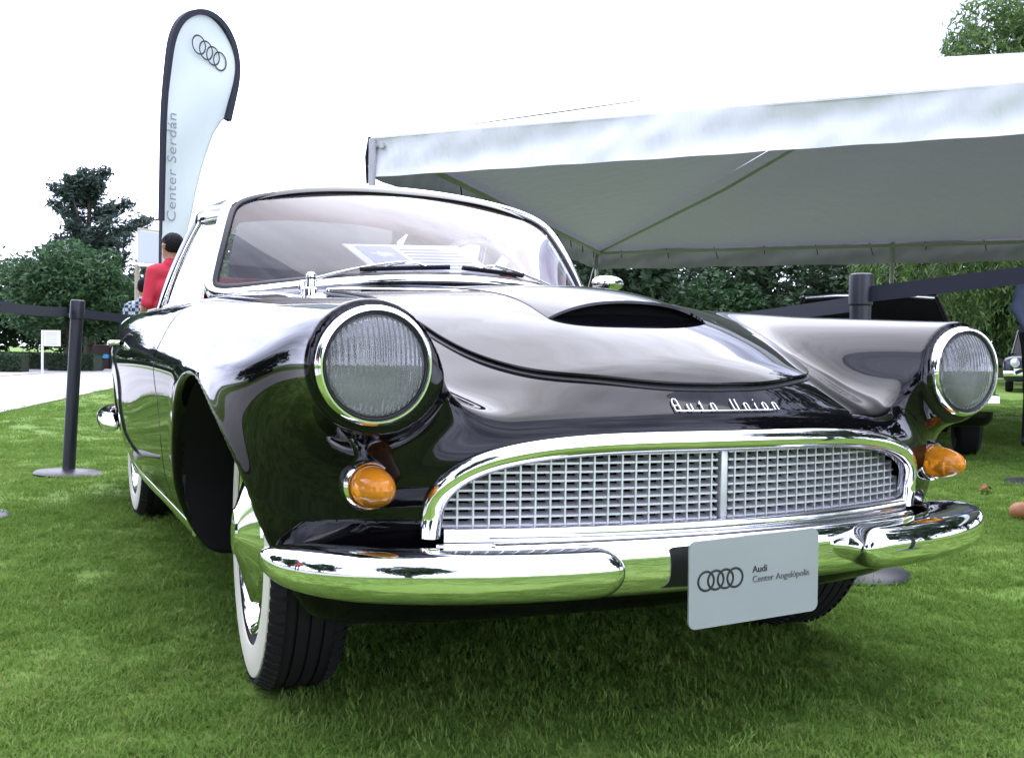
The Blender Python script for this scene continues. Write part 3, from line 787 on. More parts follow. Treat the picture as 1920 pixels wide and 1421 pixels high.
tube('stalk', [(-.02, 0, -.02), (0, 0, .03), (.01, -.005, .09)], .008, M['chrome'], mi)
mh_ = lathe('mirror_head', [(.001, -.045), (.025, -.042), (.045, -.028), (.055, -.005), (.057, .012), (.052, .016), (.001, .014)], M['chrome'], mi, 'Y', center=(0, 0, 0), seg=28)
mh_.scale = (1.15, 1, .55); mh_.location = (.01, -.005, .105)
# door gap line and door handle
for side in (-1, 1):
    zz = np.linspace(.30, .80, 26); 
    hd = empty('door_handle', (side*(float(body_x(np.array([2.45]), np.array([.72]))[0])+.004), 2.45, .72)); hd.parent = car
    tube('grip', [(0, -.08, 0), (side*.03, -.06, 0), (side*.032, .06, 0), (0, .08, 0)], .009, M['chrome'], hd)
# information board standing on the dashboard inside the glass
def board():
    r = Vector((1, .03, .045)).normalized(); tl_, bl_ = Vector((-.255, 1.60, 1.045)), Vector((-.20, 1.375, .936))
    up_b = (tl_-bl_); h = up_b.length; w = .40
    root = empty('information_board', (bl_.x, bl_.y, bl_.z), 0, 'white printed information board propped behind the windshield of the black coupe', 'sign')
    U = up_b.normalized(); N = r.cross(U); 
    def quad(name, x0, y0, x1, y1, off, m, par):
        V = []
        for o in (off, off-.003):
            V += [r*x0+U*y0+N*o, r*x1+U*y0+N*o, r*x1+U*y1+N*o, r*x0+U*y1+N*o]
        # the board leans: upper edge slides towards the car's right side
        F = [(0, 1, 2, 3), (7, 6, 5, 4), (0, 4, 5, 1), (1, 5, 6, 2), (2, 6, 7, 3), (3, 7, 4, 0)]
        return mesh(name, V, F, m, par, False)
    panel = quad('panel', 0, 0, w, h, 0, mat('card_white', (.88, .88, .88), .4), root)
    pf = mat('pale_print', (.50, .53, .58), .4); pw = mat('white_print', (.82, .82, .82), .4)
    quad('photo_print', .03, .06, .15, h-.025, .0035, pf, panel)
    V = [(.09+.035*math.cos(t)*(1+.35*math.sin(5*t)), h*.62+.022*math.sin(t)*(1+.3*math.cos(7*t))) for t in np.linspace(0, 2*math.pi, 40, endpoint=False)]
    mesh('emblem_print', [r*x+U*y+N*.0045 for x, y in V], [tuple(range(40))], pw, panel, False)
    for i in range(7):
        y = h-.05-i*.027
        if y < .03: break
        quad('text_line', .17, y, .17+(.19 if i % 3 else .14), y+.004, .0035, pf, panel)
board()

# ================================================================== ground, path, lawn
def grass_mat(name, a, b, c, sc=1.0, inst=False):
    m = bpy.data.materials.new(name); m.use_nodes = True; n = m.node_tree; bs = n.nodes['Principled BSDF']
    bs.inputs['Roughness'].default_value = .75; bs.inputs['Specular IOR Level'].default_value = .08
    t = n.nodes.new('ShaderNodeNewGeometry'); q = n.nodes.new('ShaderNodeTexNoise'); q.inputs['Scale'].default_value = .55*sc; q.inputs['Detail'].default_value = 6
    n.links.new(t.outputs['Position'], q.inputs['Vector'])
    q2 = n.nodes.new('ShaderNodeTexNoise'); q2.inputs['Scale'].default_value = 9*sc; q2.inputs['Detail'].default_value = 8
    n.links.new(t.outputs['Position'], q2.inputs['Vector'])
    r = n.nodes.new('ShaderNodeValToRGB'); r.color_ramp.elements[0].position = .3; r.color_ramp.elements[0].color = (*a, 1)
    r.color_ramp.elements[1].position = .72; r.color_ramp.elements[1].color = (*c, 1); e = r.color_ramp.elements.new(.5); e.color = (*b, 1)
    if inst: e = r.color_ramp.elements.new(.80); e.color = (.30, .25, .10, 1)
    mx_ = n.nodes.new('ShaderNodeMath'); mx_.operation = 'MULTIPLY_ADD'; mx_.inputs[1].default_value = .5
    n.links.new(q.outputs['Fac'], mx_.inputs[0])
    h = n.nodes.new('ShaderNodeMath'); h.operation = 'MULTIPLY'; h.inputs[1].default_value = .5
    src = q2.outputs['Fac']
    if inst:
        oi = n.nodes.new('ShaderNodeObjectInfo'); ri = n.nodes.new('ShaderNodeMath'); ri.operation = 'ADD'
        isl = t.outputs['Random Per Island']; n.links.new(oi.outputs['Random'], ri.inputs[0]); n.links.new(isl, ri.inputs[1])
        hf = n.nodes.new('ShaderNodeMath'); hf.operation = 'MULTIPLY'; hf.inputs[1].default_value = .5; n.links.new(ri.outputs[0], hf.inputs[0]); src = hf.outputs[0]
    n.links.new(src, h.inputs[0]); n.links.new(h.outputs[0], mx_.inputs[2]); n.links.new(mx_.outputs[0], r.inputs[0])
    n.links.new(r.outputs[0], bs.inputs['Base Color'])
    if inst:
        o = n.nodes['Material Output']; tl_ = n.nodes.new('ShaderNodeBsdfTranslucent'); n.links.new(r.outputs[0], tl_.inputs[0])
        ms = n.nodes.new('ShaderNodeMixShader'); ms.inputs[0].default_value = .38
        n.links.new(bs.outputs[0], ms.inputs[1]); n.links.new(tl_.outputs[0], ms.inputs[2]); n.links.new(ms.outputs[0], o.inputs[0])
    else:
        u = n.nodes.new('ShaderNodeBump'); u.inputs['Strength'].default_value = .8; u.inputs['Distance'].default_value = .05
        n.links.new(q2.outputs['Fac'], u.inputs['Height']); n.links.new(u.outputs[0], bs.inputs['Normal'])
    return m
M['turf'] = grass_mat('turf', (.085, .155, .026), (.128, .212, .040), (.178, .245, .060))
M['blade'] = grass_mat('grass_blades', (.095, .185, .030), (.155, .262, .048), (.230, .315, .085), inst=True)
xs = np.r_[-400, -60, np.linspace(-24, 40, 33), 80, 400]; ys = np.r_[-400, -60, np.linspace(-24, 60, 43), 100, 400]
V = [(x, y, 0) for x in xs for y in ys]
tag(mesh('lawn', V, grid_faces(len(xs), len(ys)), M['turf']), kind='structure')
# concrete path running past the car's right side
M['concrete'] = mat('pale_concrete', (.36, .35, .34), .75, vary=(.8, .16), bump=(25, .3, .01))
# near edge line through (-1.39,9.96)-(.17,16.39), far edge through (-1.66,22.4)-(1.09,30.96)
path_pts = [(-9.5, -24.), (-6.2, -10.), (-3.95, -.6), (-1.39, 9.96), (.17, 16.4), (2.2, 24.5), (3.4, 30.2), (3.6, 31.2), (1.05, 31.0), (-1.66, 22.4), (-4.2, 14.5), (-7.4, 4.5), (-9.5, -4.), (-16, -24)]
path_o = mesh('concrete_path', [(x, y, .012) for x, y in path_pts], [tuple(range(len(path_pts)))], M['concrete'], None, False)
tag(path_o, kind='structure')
tag(mesh('far_path', [(-22, 24.5, .010), (-1.9, 22.2, .010), (1.0, 30.9, .010), (-22, 34, .010)], [(0, 1, 2, 3)], M['concrete'], None, False), kind='structure')
def seg_d(px, py, a, b):
    d = np.array(b)-np.array(a); t = np.clip(((px-a[0])*d[0]+(py-a[1])*d[1])/d.dot(d), 0, 1); return np.hypot(px-a[0]-t*d[0], py-a[1]-t*d[1])
def in_poly(px, py, poly):
    r = np.zeros(px.shape, bool); n = len(poly)
    for i in range(n):
        (x1, y1), (x2, y2) = poly[i], poly[(i+1) % n]
        c_ = ((y1 > py) != (y2 > py)) & (px < (x2-x1)*(py-y1)/(y2-y1+1e-12)+x1); r ^= c_
    return r
def tuft(seed, nbl=80, rad=.07):
    g = np.random.default_rng(seed); V, F = [], []
    for k in range(nbl):
        a, rr = g.uniform(0, 6.283), rad*math.sqrt(g.uniform()); bx, by = rr*math.cos(a), rr*math.sin(a)
        hgt = g.uniform(.008, .021); lean = g.uniform(.2, 1.4)*hgt; d = g.uniform(0, 6.283); dx_, dy_ = math.cos(d), math.sin(d)
        w = g.uniform(.0010, .0019); sx_, sy_ = -dy_*w, dx_*w; b = len(V)
        for t, ww in ((0, 1.), (.55, .85), (1, 0)):
            px, py, pz = bx+dx_*lean*t*t, by+dy_*lean*t*t, hgt*(t-.12*t*t)-.002
            if ww > 0: V += [(px-sx_*ww, py-sy_*ww, pz), (px+sx_*ww, py+sy_*ww, pz)]
            else: V.append((px, py, pz))
        F += [(b, b+1, b+3, b+2), (b+2, b+3, b+4)]
    me = bpy.data.meshes.new('grass_tuft'); me.from_pydata(V, [], F); me.materials.append(M['blade']); me.update()
    return bpy.data.objects.new('grass_tuft', me)
def lawn_grass():
    cx, cy = -1.157, -1.527; pts = []
    def ring(r0_, r1_, dens, a0, a1):
        area = (a1-a0)/2*(r1_**2-r0_**2); n = int(area*dens); a = rng.uniform(a0, a1, n); r = np.sqrt(rng.uniform(r0_**2, r1_**2, n))
        # angle from +Y clockwise
        return np.c_[cx+r*np.sin(a), cy+r*np.cos(a), r]
    w0, w1 = math.radians(25.8-34), math.radians(25.8+34)
    for r0_, r1_, dn in ((1.2, 3.2, 820), (3.2, 5, 480), (5, 8, 230), (8, 13, 90), (13, 20, 34)): pts.append(ring(r0_, r1_, dn, w0, w1))
    pts.append(ring(.0, 5.5, 150, w1, w0+2*math.pi))
    p = np.concatenate(pts)
    ok = ~in_poly(p[:, 0], p[:, 1], path_pts)
    for sx_ in (-1, 1):
        for wy in (AX_F, AX_R): ok &= ~((np.abs(p[:, 0]-.66*sx_) < .09) & (np.abs(p[:, 1]-wy) < .12))
    p = p[ok]
    me = bpy.data.meshes.new('lawn_grass'); me.from_pydata([(x, y, 0) for x, y, _ in p], [], [])
    at = me.attributes.new('ts', 'FLOAT', 'POINT'); at.data.foreach_set('value', (np.clip(.8+p[:, 2]*.05, .85, 1.7)*rng.uniform(.75, 1.2, len(p))).astype(np.float32))
    at = me.attributes.new('tr', 'FLOAT_VECTOR', 'POINT')
    at.data.foreach_set('vector', np.c_[rng.normal(0, .12, len(p)), rng.normal(0, .12, len(p)), rng.uniform(0, 6.283, len(p))].astype(np.float32).ravel())
    o = bpy.data.objects.new('lawn_grass', me); col.objects.link(o); tag(o, 'short mown green grass covering the lawn around the cars', 'grass', kind='stuff')
    me.materials.append(M['blade'])
    g = bpy.data.node_groups.new('scatter_grass', 'GeometryNodeTree')
    g.interface.new_socket('Geometry', in_out='INPUT', socket_type='NodeSocketGeometry'); g.interface.new_socket('Geometry', in_out='OUTPUT', socket_type='NodeSocketGeometry')
    gi = g.nodes.new('NodeGroupInput'); go = g.nodes.new('NodeGroupOutput'); mp_ = g.nodes.new('GeometryNodeMeshToPoints')
    ip = g.nodes.new('GeometryNodeInstanceOnPoints'); oi = g.nodes.new('GeometryNodeObjectInfo'); oi.inputs['Object'].default_value = tuft(3); oi.inputs['As Instance'].default_value = True
    n1 = g.nodes.new('GeometryNodeInputNamedAttribute'); n1.data_type = 'FLOAT'; n1.inputs['Name'].default_value = 'ts'
    n2 = g.nodes.new('GeometryNodeInputNamedAttribute'); n2.data_type = 'FLOAT_VECTOR'; n2.inputs['Name'].default_value = 'tr'
    K_ = g.links.new
    K_(gi.outputs[0], mp_.inputs[0]); K_(mp_.outputs[0], ip.inputs['Points']); K_(oi.outputs['Geometry'], ip.inputs['Instance'])
    K_(n1.outputs[0], ip.inputs['Scale']); K_(n2.outputs[0], ip.inputs['Rotation']); K_(ip.outputs[0], go.inputs[0])
    md = o.modifiers.new('scatter', 'NODES'); md.node_group = g
    return len(p)
lawn_grass()

# ================================================================== stanchions and belts
def stanchion(x, y, label, h=.955):
    s = empty('stanchion', (x, y, 0), 0, label, 'barrier post', 'belt barrier posts around the car')
    lathe('base', [(.001, .0), (.175, .0), (.178, .008), (.165, .020), (.08, .028), (.035, .034), (.033, .05)], M['stan'], s, 'Z', seg=40)
    lathe('post', [(.0335, .03), (.0335, h-.10)], M['stan'], s, 'Z', seg=28)
    lathe('belt_head', [(.0335, h-.105), (.038, h-.10), (.038, h-.012), (.036, h-.003), (.030, h), (.001, h)], M['stan'], s, 'Z', seg=28)
    return s
ST = {'A': (-.947, 4.466), 'B': (-1.39, 3.09), 'C': (-2.55, .55), 'D': (1.294, .944), 'E': (2.35, 4.9), 'F': (4.10, 2.37), 'G': (.10, 6.2), 'H': (1.75, -1.0)}
sa = stanchion(*ST['A'], 'black belt post on round base between the concrete path and the coupe'); sa.rotation_euler = (0, math.radians(2.6), 0)
stanchion(*ST['B'], 'black belt post whose round base sits on grass by the coupe sill')
stanchion(*ST['D'], 'black belt post standing right behind the coupe left front fender', .985)
stanchion(*ST['F'], 'black belt post with flat base on grass near the fallen leaf')
stanchion(*ST['G'], 'black belt post hidden behind the coupe tail beside the red shirt man')
stanchion(*ST['E'], 'black belt post between the two black cars under the canopy')
stanchion(*ST['H'], 'black belt post off the coupe front left corner holding the rising belt')
def belt(a, b, label, z0=.888, z1=.888, sag=.02):
    a = np.array((*a, z0)); b = np.array((*b, z1)); d = b-a; L_ = np.linalg.norm(d[:2]); u = d/np.linalg.norm(d)
    t = np.linspace(0, 1, 24)[:, None]; P = a+u*.036+(d-u*.072)*t; P[:, 2] -= sag*4*(t*(1-t))[:, 0]
    o = sweep('barrier_belt', P, [(-.0012, -.025), (.0012, -.025), (.0012, .025), (-.0012, .025)], M['belt'], None, (0, 0, 1), sharp=30)
    return tag(o, label, 'barrier belt', 'belts strung between the posts')
belt(ST['A'], ST['B'], 'dark belt from the path side post out towards the lawn', sag=.015)
belt(ST['A'], ST['G'], 'dark belt passing below the red shirt man behind the coupe', sag=.015)
belt(ST['D'], ST['E'], 'dark belt from the fender post back towards the second black car', sag=.03)
belt(ST['D'], ST['H'], 'dark belt rising from the fender post past the coupe headlight', .915, 1.07, sag=.0)

# ================================================================== canopy tent
def tent():
    T_ = empty('canopy_tent', (1.53, 6.89, 0), 0, 'large white canopy tent with hanging valance over the lawn', 'tent')
    fab = bpy.data.materials.new('tent_vinyl'); fab.use_nodes = True; n = fab.node_tree; b = n.nodes['Principled BSDF']
    b.inputs['Roughness'].default_value = .5; b.inputs['Specular IOR Level'].default_value = .3
    ge = n.nodes.new('ShaderNodeNewGeometry'); mc = n.nodes.new('ShaderNodeMix'); mc.data_type = 'RGBA'      # white vinyl; shade of the underside put into a darker backface colour
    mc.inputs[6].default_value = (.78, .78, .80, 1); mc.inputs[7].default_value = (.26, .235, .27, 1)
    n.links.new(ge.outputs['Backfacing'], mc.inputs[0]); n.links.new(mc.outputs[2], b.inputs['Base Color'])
    tr = n.nodes.new('ShaderNodeBsdfTranslucent'); tr.inputs[0].default_value = (.62, .63, .70, 1); ms = n.nodes.new('ShaderNodeMixShader'); ms.inputs[0].default_value = .06
    n.links.new(b.outputs[0], ms.inputs[1]); n.links.new(tr.outputs[0], ms.inputs[2]); n.links.new(ms.outputs[0], n.nodes['Material Output'].inputs[0])
    t = n.nodes.new('ShaderNodeTexCoord'); q = n.nodes.new('ShaderNodeTexNoise'); q.inputs['Scale'].default_value = 3.2; q.inputs['Detail'].default_value = 4
    mpp = n.nodes.new('ShaderNodeMapping'); mpp.inputs['Scale'].default_value = (1.6, 1.6, .5); n.links.new(t.outputs['Object'], mpp.inputs[0]); n.links.new(mpp.outputs[0], q.inputs['Vector'])
    u = n.nodes.new('ShaderNodeBump'); u.inputs['Strength'].default_value = .3; u.inputs['Distance'].default_value = .10
    n.links.new(q.outputs['Fac'], u.inputs['Height']); n.links.new(u.outputs[0], b.inputs['Normal'])
    def outward(V, F, out):
        V = np.asarray(V); f = F[len(F)//2]; nn = np.cross(V[f[1]]-V[f[0]], V[f[2]]-V[f[0]])
        return F if np.dot(nn, out) > 0 else [g_[::-1] for g_ in F]
    d1 = np.array((.640, -.768, 0)); dep = np.array((6.39, 7.02, 0)); Lx = 9.8
    NL = np.zeros(3); FL = dep; NR = d1*Lx; FR = dep+d1*Lx; ze, zv, zr = 2.53, 2.20, 4.05
    R0 = dep/2+d1*4.85; R1 = dep/2+d1*4.95
    def P3(p, z): return np.array((p[0], p[1], z))
    def panel(name, a, b_, c_, d_, nu=24, nv=14, sag=.0):
        V = []
        for i in range(nu):
            for j in range(nv):
                s, t2 = i/(nu-1), j/(nv-1); p = (a*(1-s)+b_*s)*(1-t2)+(d_*(1-s)+c_*s)*t2
                p = p-np.array((0, 0, sag*math.sin(math.pi*s)*math.sin(math.pi*t2)+.012*math.sin(17*s+5*t2)*math.sin(math.pi*t2))); V.append(p)
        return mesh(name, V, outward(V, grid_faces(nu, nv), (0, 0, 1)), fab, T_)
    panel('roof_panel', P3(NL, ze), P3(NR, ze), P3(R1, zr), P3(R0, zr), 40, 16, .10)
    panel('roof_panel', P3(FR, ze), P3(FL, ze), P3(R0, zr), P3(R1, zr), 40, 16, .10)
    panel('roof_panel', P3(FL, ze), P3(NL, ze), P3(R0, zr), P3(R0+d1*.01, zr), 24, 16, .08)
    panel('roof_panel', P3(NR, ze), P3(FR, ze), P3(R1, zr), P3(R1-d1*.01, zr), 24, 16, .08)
    def valance(a, b_, seed):
        g = np.random.default_rng(seed); L_ = np.linalg.norm(b_-a); nu, nv = int(L_*16), 9; d = (b_-a)/L_; nn = np.array((d[1], -d[0], 0)); V = []
        ph = g.uniform(0, 6, 6); fr = g.uniform(.8, 5, 6)
        for i in range(nu):
            s = i/(nu-1)*L_
            wv = sum(math.sin(fr[k]*s+ph[k])/(1+.6*k) for k in range(6))
            for j in range(nv):
                t2 = j/(nv-1); z = ze+.015-(ze+.015-zv)*t2+.010*wv*t2*.6
                bulge = .03*math.sin(t2*math.pi)+.044*wv*t2*(1-.5*t2)+.022*math.sin(3.1*s+4*t2+ph[0])*math.sin(math.pi*t2)+.012*math.sin(11*s+ph[1]-3*t2)*t2+.010*math.sin(19*s+ph[2]+5*t2)*math.sin(math.pi*t2)
                V.append(P3(a+d*s, z)+nn*bulge*-1)
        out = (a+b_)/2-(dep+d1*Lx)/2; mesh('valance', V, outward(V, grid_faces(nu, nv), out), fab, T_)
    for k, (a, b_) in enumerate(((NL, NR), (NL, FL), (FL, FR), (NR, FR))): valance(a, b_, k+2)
    pole = mat('tent_pole', (.42, .41, .43), .5, 0, vary=(5, .1)); tie = mat('tie_cord', (.02, .02, .02), .8)
    for p in (NL, FL, NR, FR, FL+d1*4.9):
        c0 = dep*.012 if p is NL else 0
        tube('pole', [P3(p, 0), P3(p, 1.2), P3(p, ze)], .032, pole, T_, 14)
    for a, b_ in ((NL, NR), (NL, FL), (FL, FR), (NR, FR)): ic = ((dep+d1*Lx)/2-(a+b_)/2); ic = ic/np.linalg.norm(ic)*.09; tube('eave_tube', [P3(a+ic, ze-.06), P3((a+b_)/2+ic, ze-.06), P3(b_+ic, ze-.06)], .026, pole, T_, 10)
    for a, b_ in ((FL, R0), (NL, R0), (FR, R1), (NR, R1)): tube('hip_tube', [P3(a, ze-.06), (P3(a, ze)+P3(b_, zr))/2+[0, 0, -.20], P3(b_, zr-.16)], .022, pole, T_, 10)
    tube('guy_rope', [P3(FL, 2.45), P3(FL+np.array((-.55, -.2, 0)), .9), P3(FL+np.array((-.9, -.4, 0)), 0.)], .008, pole, T_, 6)
    for k in range(12):
        p = FL+d1*(.45+.82*k)-dep/np.linalg.norm(dep)*.035
        tube('tie_cord', [P3(p, ze-.005), P3(p+d1*.02, ze-.06), P3(p+d1*(.01+.03*((k*7) % 3)), ze-.14-.03*(k % 3))], .007, tie, T_, 6)
    for k in range(9):
        p = FL-dep*(.05+.09*k)+d1*.04
        tube('tie_cord', [P3(p, ze-.005), P3(p, ze-.07), P3(p+dep*.004, ze-.16)], .007, tie, T_, 6)
    # buckled strap at the front left corner
    tube('corner_strap', [P3(NL+d1*-.03, ze+.02), P3(NL+d1*-.06, ze-.15), P3(NL+d1*-.045, zv-.05)], .014, M['rubber'], T_, 8)
tent()

# ================================================================== feather flag
def flag():
    root = empty('feather_flag', (-.02, 8.50, 0), 0, 'tall white teardrop feather flag with black edge, four rings and lettering', 'flag')
    k = .00503; yaw_f = math.radians(48)
    ra = math.radians(7.5); dirv = np.array((math.cos(ra), -math.sin(ra), 0)); away = np.array((math.sin(ra), math.cos(ra), 0))
    ax_ = dirv*1.0+away*math.tan(yaw_f)*.9
    def Pf(px, py, off=0.0): return ax_*((px-304)*k)+np.array((0, 0, .78+(650-py)*k*1.01))+off*nrm_
    nrm_ = np.cross(ax_, (0, 0, 1)); nrm_ = nrm_/np.linalg.norm(nrm_)
    if np.dot(nrm_, away) > 0: nrm_ = -nrm_
    polept = np.array([(304, 431), (305, 330), (305.6, 277), (308, 200), (313, 139), (322, 79), (337, 45), (360, 22), (392, 12), (416, 21), (435, 45), (446, 82), (447, 116), (440, 161), (430, 210)])
    l = np.r_[0, np.cumsum(np.linalg.norm(np.diff(polept, axis=0), axis=1))]; q = np.linspace(0, l[-1], 90)
    pp = np.c_[spline(np.c_[l, polept[:, 0]])(q), spline(np.c_[l, polept[:, 1]])(q)]
    clo = np.array([(424, 204), (403, 244), (379, 319), (366, 367), (351, 439), (345, 520)])
    fabm = mat('flag_fabric', (.80, .81, .78), .7, vary=(3, .03)); 
    nn_ = fabm.node_tree; tt_ = nn_.nodes.new('ShaderNodeBsdfTranslucent'); tt_.inputs[0].default_value = (.66, .76, .78, 1); mm_ = nn_.nodes.new('ShaderNodeMixShader'); mm_.inputs[0].default_value = .35
    nn_.links.new(nn_.nodes['Principled BSDF'].outputs[0], mm_.inputs[1]); nn_.links.new(tt_.outputs[0], mm_.inputs[2]); nn_.links.new(mm_.outputs[0], nn_.nodes['Material Output'].inputs[0])
    left = [(304, 520)]+[tuple(p) for p in pp]
    outline = left+[tuple(p) for p in clo]
    # rows across the fabric
    iy = np.linspace(16, 518, 70); V = []
    poly = np.array(outline+[outline[0]])
    rows = []
    for y in iy:
        xs_ = []
        for (x1, y1), (x2, y2) in zip(poly[:-1], poly[1:]):
            if (y1-y)*(y2-y) < 0: xs_.append(x1+(x2-x1)*(y-y1)/(y2-y1))
        rows.append((min(xs_), max(xs_)))
    nv = 16
    for (a, b_), y in zip(rows, iy):
        for j in range(nv):
            x = a+(b_-a)*j/(nv-1); V.append(Pf(x, y, .02*math.sin(y*.03+x*.04)))
    fo = mesh('fabric', V, grid_faces(len(iy), nv), fabm, root); sm = fo.modifiers.new('thickness', 'SOLIDIFY'); sm.thickness = .002
    wdt = np.interp(q/l[-1], [0, .35, .55, .8, 1], [.022, .03, .05, .055, .05])
    # black pole pocket: a flat sleeve inside the rim
    T2 = np.gradient(pp, axis=0); T2 /= np.linalg.norm(T2, axis=1)[:, None]; nin = np.c_[-T2[:, 1], T2[:, 0]]
    cpx = np.array((375, 200)); sg = np.sign(((cpx-pp)*nin).sum(1))[:, None]; sg[:] = np.median(sg); nin = nin*sg
    V = []
    for i in range(90):
        for w_ in (-.3, 1.0):
            for o_ in (.026, -.026): V.append(Pf(*(pp[i]+nin[i]*w_*wdt[i]/k*.75), o_))
    F = []
    for i in range(89):
        a = i*4; b_ = a+4
        F += [(a, b_, b_+2, a+2), (a+1, a+3, b_+3, b_+1), (a, a+1, b_+1, b_), (a+2, b_+2, b_+3, a+3)]
    mesh('pole_pocket', V, F, M['belt'], root, False)
    tube('pole', [Pf(303.5, 792), Pf(303.5, 600), Pf(304, 431)], .016, M['stan'], root, 10)
    lathe('ground_spike', [(.10, .0), (.10, .012), (.02, .03), (.02, .2)], M['stan'], root, 'Z', seg=24)
    # printed rings and vertical lettering
    upv = np.array((0, 0, 1.)); an = ax_/np.linalg.norm(ax_)
    for i in range(4):
        c_ = Pf(367+13.6*i, 84+5.6*i, .026)
        torus_ring('logo_ring', c_, an*1.0+upv*-.0, upv, .088, .008, M['ink'], root, 40, 8, .2)
    o = place_text('Center Serdán', .162, M['ink_pale'], root, Pf(325.5, 432, .035), (0, 0, 1), tuple(-an), .001, spacing=1.08)
    o.data.transform(Matrix.Translation((0, 0, 0)))
flag()
# tilted pale board behind the flag
def white_board():
    root = empty('white_board', (.2, 11.5, 0), 0, 'pale blank board on posts behind the flag pole and red shirt man', 'board')
    a, b_ = np.array((-.07, .84, 0)), np.array((.30, -.75, 0))
    def q(z00, z01, z10, z11, m, nm, off=0):
        V = []
        for o_ in (0, .03):
            n_ = np.array((.9, .2, 0))*(o_+off); V += [a+n_+[0, 0, z00], b_+n_+[0, 0, z01], b_+n_+[0, 0, z11], a+n_+[0, 0, z10]]
        mesh(nm, V, [(0, 1, 2, 3), (7, 6, 5, 4), (0, 4, 5, 1), (1, 5, 6, 2), (2, 6, 7, 3), (3, 7, 4, 0)], m, root, False)
    bm_ = mat('board_face', (.46, .49, .54), .6); wd = mat('board_edge', (.42, .36, .28), .7)
    q(1.79, 1.66, 2.20, 1.99, bm_, 'panel'); q(2.205, 1.995, 2.235, 2.02, wd, 'top_rail'); q(1.74, 1.62, 1.785, 1.655, M['cream'], 'bottom_rail')
    for p, h in ((a, 1.76), (b_, 1.64)): tube('post', [p, p+[0, 0, h]], .03, wd, root, 8)
white_board()

